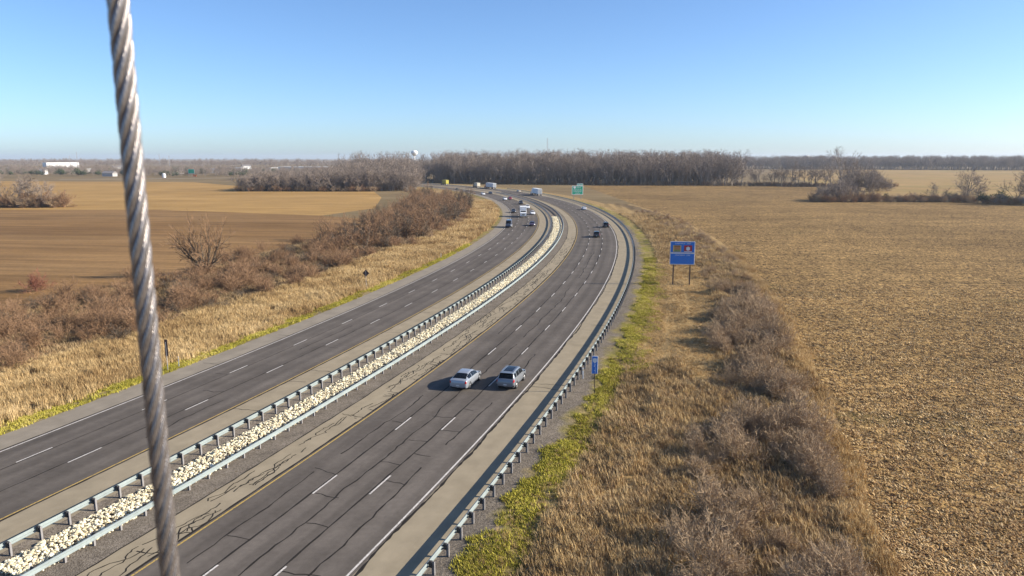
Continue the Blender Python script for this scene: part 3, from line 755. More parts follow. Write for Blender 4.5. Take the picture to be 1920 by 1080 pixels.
scrub_mass('scrub', 360, -24, 125, -76, -47, red_one, .8, 1.4, 'tangle of reddish brush filling the bank beside the tilled field')
scrub_mass('scrub', 210, 115, 330, -66, -43, red_one + grey_one[:1], .9, 1.5, 'tangle of brown brush filling the inside of the highway curve')
scrub_mass('scrub', 120, 110, 330, -72, -46, vt_one, .6, 1.15, 'mass of small leafless trees inside the highway curve')
scrub_mass('scrub', 130, -26, 75, 26.4, 33.4, grey_one, .5, 1.25, 'tangle of grey brush filling the thicket beside the corn stubble')
scrub_mass('scrub', 60, -26, 14, 24.0, 33.2, grey_one, .45, 1.0, 'low grey brush spreading into the brown grass at the near end of the thicket')
scrub_mass('scrub', 110, 70, 250, 25, 33.6, grey_one + red_one[:1], .5, .9, 'low grey brush along the ditch past the big blue sign')
for x, y, s_ in ((32.6, 99, 1.7), (34.4, 102, 1.6), (32.0, 95, 1.5), (35, 97.5, 1.7), (33.5, 91, 1.4), (32, 86, 1.45), (30, 81, 1.3)):
    tree_thing('shrub', shr_grey[rng.integers(3)], x, y, U(0, 6.28), s_, 'tallest dense grey shrub of the thicket, casting shade towards the road', 'shrub', 'tall shrubs of the thicket', ('stems', 'twigs'))

# ------------------------------------------------------------------ grasses
def tuft(seed, nb_, h, rad, wd, lean, mat):
    r = np.random.default_rng(seed); mb = MB()
    for _ in range(nb_):
        bx, by = r.normal(0, rad * .45, 2); az = r.uniform(0, 6.28); hh = h * r.uniform(.55, 1.1); ln = lean * r.uniform(.3, 1.3) * hh
        dx, dy = math.cos(az) * ln, math.sin(az) * ln; px_, py_ = -math.sin(az) * wd * .5, math.cos(az) * wd * .5
        v = [(bx - px_, by - py_, -.04), (bx + px_, by + py_, -.04), (bx + dx * .35 + px_ * .8, by + dy * .35 + py_ * .8, hh * .6), (bx + dx * .35 - px_ * .8, by + dy * .35 - py_ * .8, hh * .6), (bx + dx, by + dy, hh)]
        mb.add(v, [(0, 1, 2, 3), (3, 2, 4)])
    return mb.mesh('tuft', M[mat])
t_tan = [tuft(400 + i, 22, .75, .42, .032, .45, 'grass_tan') for i in range(5)]
t_brn = [tuft(420 + i, 24, .55, .50, .036, .8, 'grass_brown') for i in range(5)]
t_grn = [tuft(440 + i, 20, .20, .30, .034, .7, 'grass_green') for i in range(4)]
husk = [tuft(460 + i, 8, .14, .40, .075, 1.9, 'husk') for i in range(5)]
def so_scatter(name, n, s0, s1, ofun, protos, smin, smax, label, cat, pw=1.0, reject=None, lumpz=.12):
    s = s0 + (s1 - s0) * rng.random(n) ** pw; o = ofun(s, n); 
    if reject is not None:
        ok = ~reject(s, o); s, o = s[ok], o[ok]
    m_ = len(s); x, y = at(s, o); z = zg(o) + lump_h(x, y, o, 1 if o[0] > 0 else -1) - .02
    sc = U(smin, smax, m_) * (1 + .35 * np.clip((s - 60) / 100, 0, 1))
    tn = np.clip(.5 + .33 * np.sin(x * .35 + 1.3 * np.sin(y * .22)) * np.cos(y * .27) + rng.normal(0, .2, m_), 0, 1)
    return scatter(name, np.stack([x, y, z], 1), U(0, 6.28, m_), sc, tn, rng.integers(0, len(protos), m_), protos, label, cat)
def bare(s, o):      # thin, half dead patches in the green strip
    return (np.sin(s * .55 + 1.2 * np.sin(o * 1.7)) * np.cos(s * .21 + o * .9) + rng.normal(0, .45, len(s))) > .35
def tracks(s, o):
    t1 = np.abs(o - (18.6 + .9 * np.sin(s * .06))) < .16; t2 = np.abs(o - (22.0 + .7 * np.sin(s * .05 + 1))) < .14
    return (t1 & (s > 25) & (s < 80)) | (t2 & (s > 28) & (s < 78))
gb = lambda s: np.interp(s, [-16, 0, 14, 400], [12.6, 13.4, 14.0, 14.0])
so_scatter('green_grass', 12000, -26, 110, lambda s, n: gb(s) + .35 * np.sin(s * .9) + .3 * np.sin(s * 2.3 + 1) + rng.beta(1.3, 2.6, n) * (3.9 + .9 * np.sin(s * .3) + .6 * np.sin(s * 1.1)), t_grn, .7, 1.4, 'green mown grass strip behind the outer guardrail gravel', 'grass', 1.2, bare, lumpz=.03)
so_scatter('green_grass', 7500, -26, 130, lambda s, n: -30.0 - rng.beta(1.2, 2.4, n) * (4.0 + .8 * np.sin(s * .5)), t_grn, .7, 1.4, 'green grass strip edging the far shoulder of the oncoming lanes', 'grass', 1.2, bare, lumpz=.03)
so_scatter('brown_grass', 20000, -26, 120, lambda s, n: 16.0 + 17.5 * rng.random(n) ** 1.1, t_brn + t_tan[:2], .5, 1.15, 'matted brown and tan grass between the green strip and corn stubble', 'grass', 1.25, lambda s, o: tracks(s, o) | ((s > 24 + 4 * np.sin(o)) & (o < 25.5)))
so_scatter('mown_grass', 9000, 18, 120, lambda s, n: 16.2 + 9.8 * rng.random(n), t_tan, .26, .46, 'short mown tan grass with wheel tracks beside the big blue sign', 'grass', 1.1, tracks)
so_scatter('dry_grass', 5200, -26, 110, lambda s, n: gb(s) + .6 + 4.0 * rng.random(n), t_tan + t_brn[:2], .2, .42, 'dry dead grass mixed through the green strip behind the outer guardrail', 'grass', 1.2)
so_scatter('brown_grass', 5000, 100, 240, lambda s, n: 16.5 + 16 * rng.random(n), t_brn + t_tan, .7, 1.2, 'rough dry grass past the big blue sign', 'grass', 1.0)
so_scatter('tan_grass', 3800, -26, 130, lambda s, n: U(33.4, 35.4, n) + .5 * np.sin(s * .4), t_tan, .5, .9, 'strip of pale tan grass along the edge of the corn stubble', 'grass', 1.2, lumpz=.02)
so_scatter('tan_grass', 17000, -26, 130, lambda s, n: -31.6 - 15.5 * rng.random(n) ** .9, t_tan, .7, 1.25, 'tall golden tan grass on the bank beside the oncoming lanes', 'grass', 1.15, lumpz=.05)
so_scatter('tan_grass', 7000, 110, 330, lambda s, n: -31.6 - 15.5 * rng.random(n), t_tan, .9, 1.4, 'tan grass and weeds on the bank inside the highway curve', 'grass', 1.1, lumpz=.05)
so_scatter('brown_grass', 7000, -26, 130, lambda s, n: -45 - 30 * rng.random(n), t_brn, .7, 1.4, 'brown weeds among the reddish scrub', 'grass', 1.0)
# corn residue lying in the nearer part of the stubble field
n = 24000
y_ = 32 + 95 * rng.random(n) ** 1.5; x_ = 18 + (y_ * .80 - 6) * rng.random(n); oo, ss_ = off_of(x_, y_); ok = oo > 35.0; x_, y_ = x_[ok], y_[ok]; n = len(x_)
scatter('corn_residue', np.c_[x_, y_, np.full(n, GZ)], U(0, 6.28, n), U(.55, 1.15, n), rng.random(n), rng.integers(0, 5, n), husk, 'pale corn husks and stalks littering the stubble field', 'corn residue', tilt=None)
# ------------------------------------------------------------------ vehicles
MV = {}
def paint(name, col, metal=.35, rough=.32):
    if name not in MV: MV[name] = plain('paint_' + name, col, rough, metal, .05, 1.0, .6, .5)
    return MV[name]
GLASS = plain('car_glass', (.006, .008, .011), .2, 0, .05, 1, 0, .2)
TYRE = plain('tyre_rubber', (.018, .018, .018), .85); RIM = plain('wheel_alloy', (.42, .42, .43), .35, .8)
RED = plain('tail_lamp', (.40, .015, .012), .25, 0, .1, 2, .4); LAMP = plain('head_lamp', (.75, .77, .8), .15, .1, .05, 2, .5)
TRIM = plain('black_trim', (.02, .02, .021), .6); PLATE = plain('plate_white', (.6, .62, .62), .5); CHROME = plain('chrome', (.6, .6, .6), .2, .9)
SILVER = paint('silver', (.33, .355, .39)); GREY = paint('grey_silver', (.20, .22, .245))
def half_ring(st):
    y, zb, zbelt, zt, w_, wt = st
    zm = zb + (zbelt - zb) * .55
    return [(0, y, zb), (.86 * w_, y, zb), (.985 * w_, y, zb + (zbelt - zb) * .22), (w_, y, zm), (.955 * w_, y, zbelt), (wt, y, zt - .05 * min(1, (zt - zbelt) / .3 + .2)), (wt * .62, y, zt), (0, y, zt + .006)]
UA, UU = 4, 3
def upsample(A, k, ax):
    A = np.moveaxis(np.asarray(A, float), ax, 0); n = len(A); out = []
    for i in range(n - 1):
        p0 = A[max(i - 1, 0)]; p1 = A[i]; p2 = A[i + 1]; p3 = A[min(i + 2, n - 1)]
        for q in range(k):
            t = q / k; c = .42
            m1 = (p2 - p0) * c; m2 = (p3 - p1) * c
            out.append((2*t**3 - 3*t**2 + 1) * p1 + (t**3 - 2*t**2 + t) * m1 + (-2*t**3 + 3*t**2) * p2 + (t**3 - t**2) * m2)
    out.append(A[-1]); return np.moveaxis(np.array(out), 0, ax)
def body_rings(sts):
    A = upsample(upsample(np.array([half_ring(s) for s in sts]), UA, 0), UU, 1)
    A[:, 0, 0] = 0; A[:, -1, 0] = 0
    return A
def car_patch(sts, a0, a1, u0, u1, off, side, na=6, nu=6):
    """a piece of the lofted body surface, lifted by off along its normal"""
    rings = body_rings(sts); a0, a1, u0, u1 = a0 * UA, a1 * UA, u0 * UU, u1 * UU; um = 7 * UU
    def P(a_, u):
        i = min(int(a_), len(rings) - 2); t = a_ - i; j = min(int(u), um - 1); q = u - j
        A = rings[i] * (1 - t) + rings[i + 1] * t; return A[j] * (1 - q) + A[j + 1] * q
    v = []; f = []
    for ia in range(na + 1):
        for iu in range(nu + 1):
            aa = a0 + (a1 - a0) * ia / na; uu = u0 + (u1 - u0) * iu / nu
            e_ = .02; p = P(aa, uu); da = P(min(aa + e_, len(rings) - 1), uu) - P(max(aa - e_, 0), uu); du = P(aa, min(uu + e_, um)) - P(aa, max(uu - e_, 0))
            n_ = np.cross(da, du); L_ = np.linalg.norm(n_); n_ = n_ / L_ if L_ > 1e-9 else np.array([0, 0, 1.0])
            c_ = p - np.array([0, p[1], .7])
            if n_ @ c_ < 0: n_ = -n_
            q_ = p + n_ * off; v.append((q_[0] * side, q_[1], q_[2]))
    m_ = nu + 1
    for ia in range(na):
        for iu in range(nu): f.append((ia*m_+iu, ia*m_+iu+1, (ia+1)*m_+iu+1, (ia+1)*m_+iu))
    return v, f
def both(mb, sts, a0, a1, u0, u1, off, **k):
    for sd_ in (1, -1):
        v, f = car_patch(sts, a0, a1, u0, u1, off, sd_, **k); mb.add(v, f if sd_ == 1 else [q[::-1] for q in f])
    return mb
def wheel(parent, x, y, r, wd, side):
    mb = MB(); mb.tube([(x - side * wd, y, r), (x - side * .02, y, r), (x, y, r)], [r, r, r * .93], 18); t = mb.build('wheel', TYRE, parent, False)
    mb = MB(); mb.tube([(x - side * .01, y, r), (x + side * .012, y, r)], [r * .68, r * .62], 10); mb.build('rim', RIM, t)
def make_car(name, sts, pm_, wheels, glass, extra):
    root = empty(name); mb = MB(); L_ = sts[-1][0]
    sts = [(s[0] - L_ / 2, *s[1:]) for s in sts]
    full = []
    for h in body_rings(sts):
        h = [tuple(p) for p in h]; ring = h + [(-p[0], p[1], p[2]) for p in h[-2:0:-1]]; full.append(ring)
    m_ = len(full[0]); v = [p for rg in full for p in rg]; f = []
    for i in range(len(full) - 1):
        for k in range(m_): q = (k + 1) % m_; f.append((i*m_+k, i*m_+q, (i+1)*m_+q, (i+1)*m_+k))
    f.append(tuple(range(m_))); f.append(tuple(range((len(full)-1)*m_, len(full)*m_))[::-1])
    mb.add(v, f); body = mb.build('body', pm_, root, True)
    import bmesh
    bm = bmesh.new(); bm.from_mesh(body.data); bmesh.ops.recalc_face_normals(bm, faces=bm.faces); bm.to_mesh(body.data); bm.free()
    for nm, a0, a1, u0, u1 in glass:
        if nm == 'side_window':
            for sd_ in (1, -1):
                vv, ff = car_patch(sts, a0, a1, u0, u1, .008, sd_); obj('side_window', vv, ff, GLASS, root)
        else:
            g_ = MB(); both(g_, sts, a0, a1, u0, u1, .010); g_.build(nm, GLASS, root)
    for nm, mt, a0, a1, u0, u1 in extra:
        for sd_ in (1, -1):
            vv, ff = car_patch(sts, a0, a1, u0, u1, .014, sd_, 3, 3); obj(nm, vv, ff, mt, root)
    w_ = max(s[4] for s in sts)
    for y in wheels[1]:
        for sd_ in (1, -1):
            wheel(root, sd_ * (w_ + .012), y - L_ / 2, wheels[0], .22, sd_)
            a_ = MB(); r_ = wheels[0] + .05; pts = [(sd_ * (w_ - .012), y - L_ / 2 + r_ * math.cos(t), wheels[0] + r_ * math.sin(t)) for t in np.linspace(-.15, math.pi + .15, 9)]
            a_.tube(pts, .035, 5); a_.build('wheel_arch', TRIM, root)
    for sd_ in (1, -1):
        b_ = MB(); b_.bbox(sd_ * w_ - .02 if sd_ > 0 else -w_ - .16, w_ + .16 if sd_ > 0 else -w_ + .02, L_ * .24 - .06, L_ * .24 + .06, sts[len(sts)//2][2] - .02, sts[len(sts)//2][2] + .12, .02); b_.build('wing_mirror', pm_, root)
    p_ = MB(); yb = sts[0][0]; p_.box(-.16, .16, yb - .075, yb - .055, .66, .80) if False else p_.box(-.16, .16, yb - .018, yb - .004, sts[0][1] + .10, sts[0][1] + .22); p_.build('number_plate', PLATE, root)
    return root
SED = [(0, .36, .74, .80, .66, .48), (.06, .28, .93, .99, .83, .64), (.20, .24, .99, 1.06, .90, .70), (.40, .21, 1.00, 1.12, .915, .68), (1.10, .19, .98, 1.37, .925, .60), (1.75, .19, .96, 1.465, .925, .575),
       (2.35, .19, .95, 1.475, .925, .58), (2.80, .19, .94, 1.42, .92, .60), (3.75, .19, .92, 1.00, .915, .70), (4.25, .20, .82, .88, .89, .64), (4.62, .24, .68, .73, .80, .54), (4.80, .32, .54, .58, .60, .40)]
SUV = [(0, .42, .84, .88, .78, .66), (.08, .34, 1.00, 1.06, .88, .72), (.22, .28, 1.06, 1.20, .91, .70), (.55, .26, 1.08, 1.60, .92, .66), (.85, .25, 1.08, 1.67, .925, .655), (1.8, .25, 1.07, 1.70, .93, .66),
       (2.6, .25, 1.06, 1.68, .93, .665), (2.95, .25, 1.05, 1.62, .925, .67), (3.6, .26, 1.03, 1.14, .92, .74), (4.15, .27, .97, 1.05, .90, .72), (4.5, .30, .84, .90, .84, .64), (4.65, .38, .68, .72, .70, .52)]
sed_glass = [('rear_window', 3.04, 4.3, 5.0, 7.0), ('windscreen', 7.12, 7.85, 5.2, 7.0), ('side_window', 3.6, 4.95, 4.15, 4.92), ('side_window', 5.08, 6.0, 4.12, 4.92), ('side_window', 6.08, 7.5, 4.12, 4.85)]
suv_glass = [('rear_window', 1.7, 2.97, 4.95, 7.0), ('sunroof', 4.1, 6.2, 5.9, 7.0), ('windscreen', 7.1, 7.85, 5.2, 7.0), ('side_window', 3.1, 4.3, 4.2, 4.85), ('side_window', 4.45, 5.2, 4.12, 4.88), ('side_window', 5.3, 6.2, 4.12, 4.88), ('side_window', 6.3, 7.45, 4.12, 4.8)]
ex_s = [('tail_light', RED, .45, 1.5, 3.35, 4.25), ('headlight', LAMP, 9.3, 10.4, 3.4, 4.4), ('rear_bumper', TRIM, .02, 1.0, .2, 1.7), ('front_grille', TRIM, 10.2, 10.95, 2.6, 3.4)]
ex_u = [('tail_light', RED, .35, 2.0, 3.5, 4.4), ('headlight', LAMP, 9.3, 10.4, 3.4, 4.4), ('rear_bumper', TRIM, .02, 1.6, .2, 2.4), ('sill_trim', TRIM, 2.5, 8.5, 1.1, 1.9), ('front_grille', TRIM, 10.2, 10.95, 2.6, 3.6)]
def lane_place(o, s, off, nbd=True):
    x, y = at(s, off); o.location = (float(x), float(y), .0); o.rotation_euler = (0, 0, heading(s) + (0 if nbd else math.pi)); return o
sedan = make_car('car', SED, SILVER, (.33, (.98, 3.78)), sed_glass, ex_s)
suv = make_car('car', SUV, GREY, (.36, (.92, 3.66)), suv_glass, ex_u)
for sx in (-1, 1):
    mb = MB(); mb.tube([(sx * .60, -1.55, 1.66), (sx * .60, -1.3, 1.735), (sx * .605, .45, 1.735), (sx * .61, .7, 1.66)], .022, 6); mb.build('roof_rail', CHROME, suv)
mb = MB(); mb.bbox(-.62, .62, -2.02, -1.72, 1.63, 1.68, .015); mb.build('roof_spoiler', GREY, suv)
lane_place(sedan, 13.2, 1.25); tag(sedan, 'silver sedan driving beside a grey SUV, away from the camera', 'car')
lane_place(suv, 14.5, 5.6); tag(suv, 'silver-grey SUV with roof rails driving beside a silver sedan', 'car')
def recolour(o, m_):
    for ch in o.children:
        if ch.name.split('.')[0] in ('body', 'wing_mirror', 'roof_spoiler'):
            ch.material_slots[0].link = 'OBJECT'; ch.material_slots[0].material = m_
def van_mesh(name, pm_):
    root = empty(name)
    st = [(0, .42, 1.0, 1.05, .86, .80), (.06, .36, 1.15, 2.25, .95, .82), (.3, .32, 1.18, 2.38, .98, .83), (3.4, .32, 1.16, 2.38, .98, .83), (4.0, .32, 1.12, 2.25, .97, .82), (4.75, .33, 1.10, 1.25, .95, .80), (5.3, .36, .98, 1.08, .90, .72), (5.5, .45, .75, .8, .78, .6)]
    return st
VAN = van_mesh('x', None) if False else [(0, .42, 1.0, 1.05, .86, .80), (.06, .36, 1.15, 2.25, .95, .82), (.3, .32, 1.18, 2.38, .98, .83), (3.4, .32, 1.16, 2.38, .98, .83), (4.0, .32, 1.12, 2.25, .97, .82), (4.75, .33, 1.10, 1.25, .95, .80), (5.3, .36, .98, 1.08, .90, .72), (5.5, .45, .75, .8, .78, .6)]
DARK = paint('charcoal', (.03, .032, .036)); BLACK = paint('black', (.012, .012, .014)); WHITE = paint('white', (.75, .75, .74), 0); RDP = paint('red', (.30, .03, .025), .2)
NAVY = paint('navy', (.05, .065, .10)); PURP = paint('plum', (.08, .055, .085)); CREAM = paint('cream', (.62, .55, .42), .1); GRN = paint('dark_green', (.05, .09, .07))
fleet = [
 (suv, DARK, 152.5, 2.0, True, 'small black SUV in the middle lane ahead of a white-edged shoulder curve', 'car'),
 (suv, BLACK, 182.5, 5.7, True, 'black SUV hugging the outer lane close to the pale shoulder', 'car'),
 (sedan, WHITE, 262, 5.7, True, 'white car in the outer lane approaching the green exit sign', 'car'),
 (sedan, CREAM, 428, 5.6, True, 'cream car following the box trucks near the wood', 'car'),
 (sedan, PURP, 186, -18.3, False, 'dark plum car coming down the lane next to the median', 'car'),
 (sedan, DARK, 247, -25.4, False, 'dark car coming alongside the white box truck', 'car'),
 (suv, WHITE, 270, -18.3, False, 'white SUV coming past the white box truck next to the median', 'car'),
 (sedan, WHITE, 236, -18.0, False, 'white sedan coming behind the plum car next to the median', 'car'),
 (suv, WHITE, 338, -22.2, False, 'white SUV coming next to a red car', 'car'),
 (sedan, RDP, 346, -18.3, False, 'red car coming down the lane by the median rail', 'car'),
 (suv, DARK, 303, -18.3, False, 'charcoal SUV coming behind the white SUV beside the box truck', 'car'),
 (sedan, DARK, 408, -18.3, False, 'charcoal sedan far along the curve by the median rail', 'car'),
 (suv, WHITE, 396, -25.4, False, 'white SUV far along the curve in the lane by the grass', 'car'),
 (sedan, GRN, 470, -25.4, False, 'dark green sedan farthest along the curve of oncoming lanes', 'car'),
]
for src, pc, s, o, d, lab, cat in fleet:
    c_ = copy_tree(src); recolour(c_, pc); lane_place(c_, s, o, d); tag(c_, lab, cat)
van = make_car('van', VAN, NAVY, (.37, (1.05, 4.45)), [('windscreen', 4.1, 4.9, 5.1, 7.0), ('side_window', 3.2, 4.3, 4.15, 4.7), ('rear_window', .25, .8, 5.2, 7.0)], [('tail_light', RED, .5, 1.2, 3.6, 4.3), ('headlight', LAMP, 5.4, 6.4, 3.4, 4.4), ('front_grille', TRIM, 6.2, 6.9, 2.5, 3.5)])
lane_place(van, 180, -25.6, False); tag(van, 'tall dark blue van coming in the lane beside the grass', 'van')
def box_truck(name, box_m, cab_m, Lb, W_, Hb, semi, doors=None):
    root = empty(name); w2 = W_ / 2
    y0 = -Lb / 2
    mb = MB(); mb.bbox(-w2, w2, y0, y0 + Lb, 1.15, Hb, .05); bx_ = mb.build('cargo_box', box_m, root)
    mb = MB(); mb.box(-w2 + .08, -.03, y0 - .025, y0 - .004, 1.22, Hb - .12); mb.box(.03, w2 - .08, y0 - .025, y0 - .004, 1.22, Hb - .12); mb.build('rear_door', doors or box_m, bx_)
    mb = MB(); mb.box(-.45, .45, y0 + .2, y0 + Lb + (1.0 if semi else .6), .85, 1.14); mb.build('chassis', TRIM, root)
    mb = MB(); mb.box(-w2 + .1, w2 - .1, y0 + .02, y0 + .10, .45, .58); mb.box(-.6, -.5, y0 + .02, y0 + .1, .55, 1.16); mb.box(.5, .6, y0 + .02, y0 + .1, .55, 1.16); mb.build('underride_bar', PLATE, root)
    mb = MB(); mb.box(-w2 + .05, -w2 + .3, y0 - .02, y0 + .03, .95, 1.1); mb.build('tail_light', RED, root); mb = MB(); mb.box(w2 - .3, w2 - .05, y0 - .02, y0 + .03, .95, 1.1); mb.build('tail_light', RED, root)
    yc = y0 + Lb + (.35 if not semi else .7)
    mb = MB()
    prof = [(yc, .6), (yc, 2.9 if semi else 2.6), (yc + 1.3, 2.95 if semi else 2.6), (yc + 1.75, 2.0), (yc + (3.2 if semi else 2.5), 1.75), (yc + (3.35 if semi else 2.65), .55)]
    n_ = len(prof); v = [(-w2 * .9, y, z) for y, z in prof] + [(w2 * .9, y, z) for y, z in prof]
    mb.add(v, [tuple(range(n_))[::-1], tuple(range(n_, 2 * n_))] + [(i, (i + 1) % n_, n_ + (i + 1) % n_, n_ + i) for i in range(n_)]); cab = mb.build('cab', cab_m, root)
    def lerp(p, q, t): return (p[0] + (q[0] - p[0]) * t, p[1] + (q[1] - p[1]) * t)
    a_, b_ = lerp(prof[2], prof[3], .12), lerp(prof[2], prof[3], .92)
    obj('windscreen', [(-w2 * .78, a_[0] + .02, a_[1]), (w2 * .78, a_[0] + .02, a_[1]), (w2 * .82, b_[0] + .02, b_[1]), (-w2 * .82, b_[0] + .02, b_[1])], [(0, 1, 2, 3)], GLASS, cab)
    for sd_ in (-1, 1):
        x = sd_ * (w2 * .9 + .006); obj('side_window', [(x, yc + .55, 1.95), (x, yc + 1.55, 1.95), (x, yc + 1.25, 2.5), (x, yc + .55, 2.5)], [(0, 1, 2, 3)], GLASS, cab)
        mb = MB(); yf = prof[-2][0] + .1; mb.box(sd_ * w2 * .55 if sd_ > 0 else -w2 * .85, w2 * .85 if sd_ > 0 else -w2 * .55, yf, yf + .06, 1.0, 1.25); mb.build('headlight', LAMP, cab)
    yf = prof[-1][0]; mb = MB(); mb.box(-w2 * .5, w2 * .5, yf - .06, yf + .03, .85, 1.5); mb.build('grille', CHROME, cab)
    mb = MB(); mb.bbox(-w2 * .92, w2 * .92, yf - .1, yf + .12, .38, .72, .03); mb.build('front_bumper', CHROME, cab)
    ax = ([y0 + 1.2, y0 + 2.45, y0 + Lb - .6, y0 + Lb + .5, yc + 2.6] if semi else [y0 + 1.6, yc + 1.9])
    for y in ax:
        for sd_ in (-1, 1): wheel(root, sd_ * (w2 - .02), y, .5, .34, sd_)
    return root
BOXW = plain('box_white', (.74, .74, .72), .55, 0, .08, .6); BOXC = plain('box_cream', (.66, .60, .46), .55, 0, .08, .6); BOXY = plain('box_yellow', (.48, .42, .05), .55, 0, .1, .6); DOOR_SHADE = plain('door_shade_grey', (.36, .38, .40), .5, 0, .1, .6)  # grey doors: shade on the white trailers' rear ends painted into the colour
t1 = box_truck('box_truck', BOXW, WHITE, 5.6, 2.5, 3.9, False); lane_place(t1, 226, -22.0, False); tag(t1, 'white box truck coming in the middle of the oncoming lanes', 'truck')
t2 = box_truck('semi_truck', BOXW, WHITE, 14.5, 2.6, 4.1, True, DOOR_SHADE); lane_place(t2, 386, 5.6); tag(t2, 'white semi trailer heading away past the cream car', 'truck')
t3 = box_truck('semi_truck', BOXW, RDP, 14.5, 2.6, 4.1, True, DOOR_SHADE); lane_place(t3, 486, 5.4); tag(t3, 'white semi trailer with red cab close behind a cream box truck', 'truck')
t4 = box_truck('box_truck', BOXC, DARK, 6.0, 2.5, 3.7, False); lane_place(t4, 505, 1.9); tag(t4, 'cream box truck ahead of a white semi trailer by the wood', 'truck')
t5 = box_truck('box_truck', BOXY, DARK, 7.0, 2.6, 4.2, False); lane_place(t5, 566, 2.0); tag(t5, 'yellow box truck farthest away against the wood', 'truck')

# ------------------------------------------------------------------ signs and marker posts
BLUE = plain('sign_blue', (.035, .19, .60), .5, 0, .12, 1.2); GREEN = plain('sign_green', (.0, .36, .21), .5, 0, .1, 1.2); SWH = plain('sign_white', (.72, .74, .74), .5, 0, .06)
SRED = plain('logo_red', (.42, .03, .04), .5); SBRN = plain('logo_brown', (.26, .09, .03), .5); SYEL = plain('logo_tan', (.62, .45, .16), .5); SGRN = plain('logo_green', (.10, .22, .06), .5)
SBACK = plain('sign_back', (.085, .05, .045), .7); WOODP = plain('sign_post_brown', (.12, .075, .055), .8); STEELP = plain('sign_post_steel', (.33, .33, .34), .5, .4)
def face_cam(s, nbd=True): return heading(s) + (0 if nbd else math.pi)
# local frame: x right, y away from the reader (into the sign), z up
def panel(root, name, x0, x1, z0, z1, m_, border=.06, y=0.0):
    mb = MB(); mb.bbox(x0, x1, y, y + .06, z0, z1, .015); p = mb.build(name, SWH, root)
    mb = MB(); mb.box(x0 + border, x1 - border, y - .008, y + .02, z0 + border, z1 - border); mb.build('panel_face', m_, p); return p
def bars(p, x0, x1, z, h, m_, y=-.02, n_=6, gapw=.3):
    """a line of lettering too small to read: letter-sized strokes"""
    mb = MB(); t = (x1 - x0) / n_
    for i in range(n_):
        a_ = x0 + i * t
        mb.box(a_, a_ + t * .22, y, y + .006, z, z + h); mb.box(a_ + t * .22, a_ + t * .62, y, y + .006, z + h * (.82 if i % 2 else 0), z + h * (1 if i % 2 else .18))
        if i % 3: mb.box(a_ + t * .5, a_ + t * .7, y, y + .0055, z + h * .1, z + h * .9)
    mb.build('lettering', m_, p)
# big blue services sign
x, y = 30.1, 127.4; zb_ = GZ
r_ = empty('services_sign', (x, y, zb_), R(-6)); tag(r_, 'large blue two-panel road sign with two logo squares on brown posts', 'sign')
for px_ in (-1.45, 1.45):
    mb = MB(); mb.box(px_ - .10, px_ + .10, .08, .28, -.5, 7.6); mb.build('post', WOODP, r_)
p1 = panel(r_, 'upper_panel', -2.15, 2.15, 5.92, 7.95, BLUE, .09); p2 = panel(r_, 'lower_panel', -2.15, 2.15, 3.85, 5.88, BLUE, .09)
bars(p1, -1.25, .45, 7.50, .20, SWH, n_=8); bars(p1, .75, 1.45, 7.50, .20, SWH, n_=4)
bars(p2, -1.25, .45, 5.42, .20, SWH, n_=8); bars(p2, .75, 1.45, 5.42, .20, SWH, n_=4)
mb = MB(); mb.box(-1.65, -.25, -.02, -.012, 6.12, 7.28); lg = mb.build('logo_board', SYEL, p1)
for z0, z1, m_ in ((7.0, 7.22, SBRN), (6.72, 6.88, SRED), (6.5, 6.62, SBRN), (6.18, 6.38, SGRN)):
    mb = MB(); mb.box(-1.45, -.4, -.03, -.021, z0, z1); mb.build('logo_band', m_, lg)
mb = MB(); mb.box(.25, 1.65, -.02, -.012, 6.12, 7.28); lg = mb.build('logo_board', SRED, p1)
mb = MB(); mb.add([(.95 + .42 * math.cos(t) * (1 if k % 2 else .7), -.03, 6.68 + .42 * math.sin(t) * (1 if k % 2 else .7)) for k, t in enumerate(np.linspace(0, 6.283, 13)[:-1])], [tuple(range(12))]); mb.build('logo_shape', SWH, lg)
mb = MB(); mb.box(.3, 1.6, -.03, -.021, 6.14, 6.24); mb.build('logo_band', SWH, lg)
# green exit sign
s = 345; x, y = at(s, 19.0)
r_ = empty('exit_sign', (float(x), float(y), float(zg(19.0))), heading(s) * .5); tag(r_, 'green guide sign with white border and exit tab beside the outer guardrail', 'sign')
for px_ in (-2.0, 2.0):
    mb = MB(); mb.box(px_ - .12, px_ + .12, .08, .3, -.5, 7.0); mb.build('post', STEELP, r_)
p1 = panel(r_, 'main_panel', -3.1, 3.1, 2.6, 7.4, GREEN, .26); tp = panel(r_, 'exit_tab', -.4, 3.0, 7.43, 8.6, GREEN, .2)
bars(tp, -.05, 2.6, 7.75, .5, SWH, n_=6)
mb = MB(); mb.add([(-2.2, -.02, 7.0), (-1.0, -.02, 7.0), (-.95, -.02, 6.2), (-1.6, -.02, 5.75), (-2.25, -.02, 6.2)], [(4, 3, 2, 1, 0)]); mb.build('route_shield', SWH, p1)
bars(p1, -.5, 1.9, 6.1, .6, SWH, n_=5); bars(p1, -2.3, 2.3, 4.85, .6, SWH, n_=9); bars(p1, -2.2, 2.2, 4.0, .5, SWH, n_=8); bars(p1, -1.2, 1.4, 3.1, .5, SWH, n_=5)
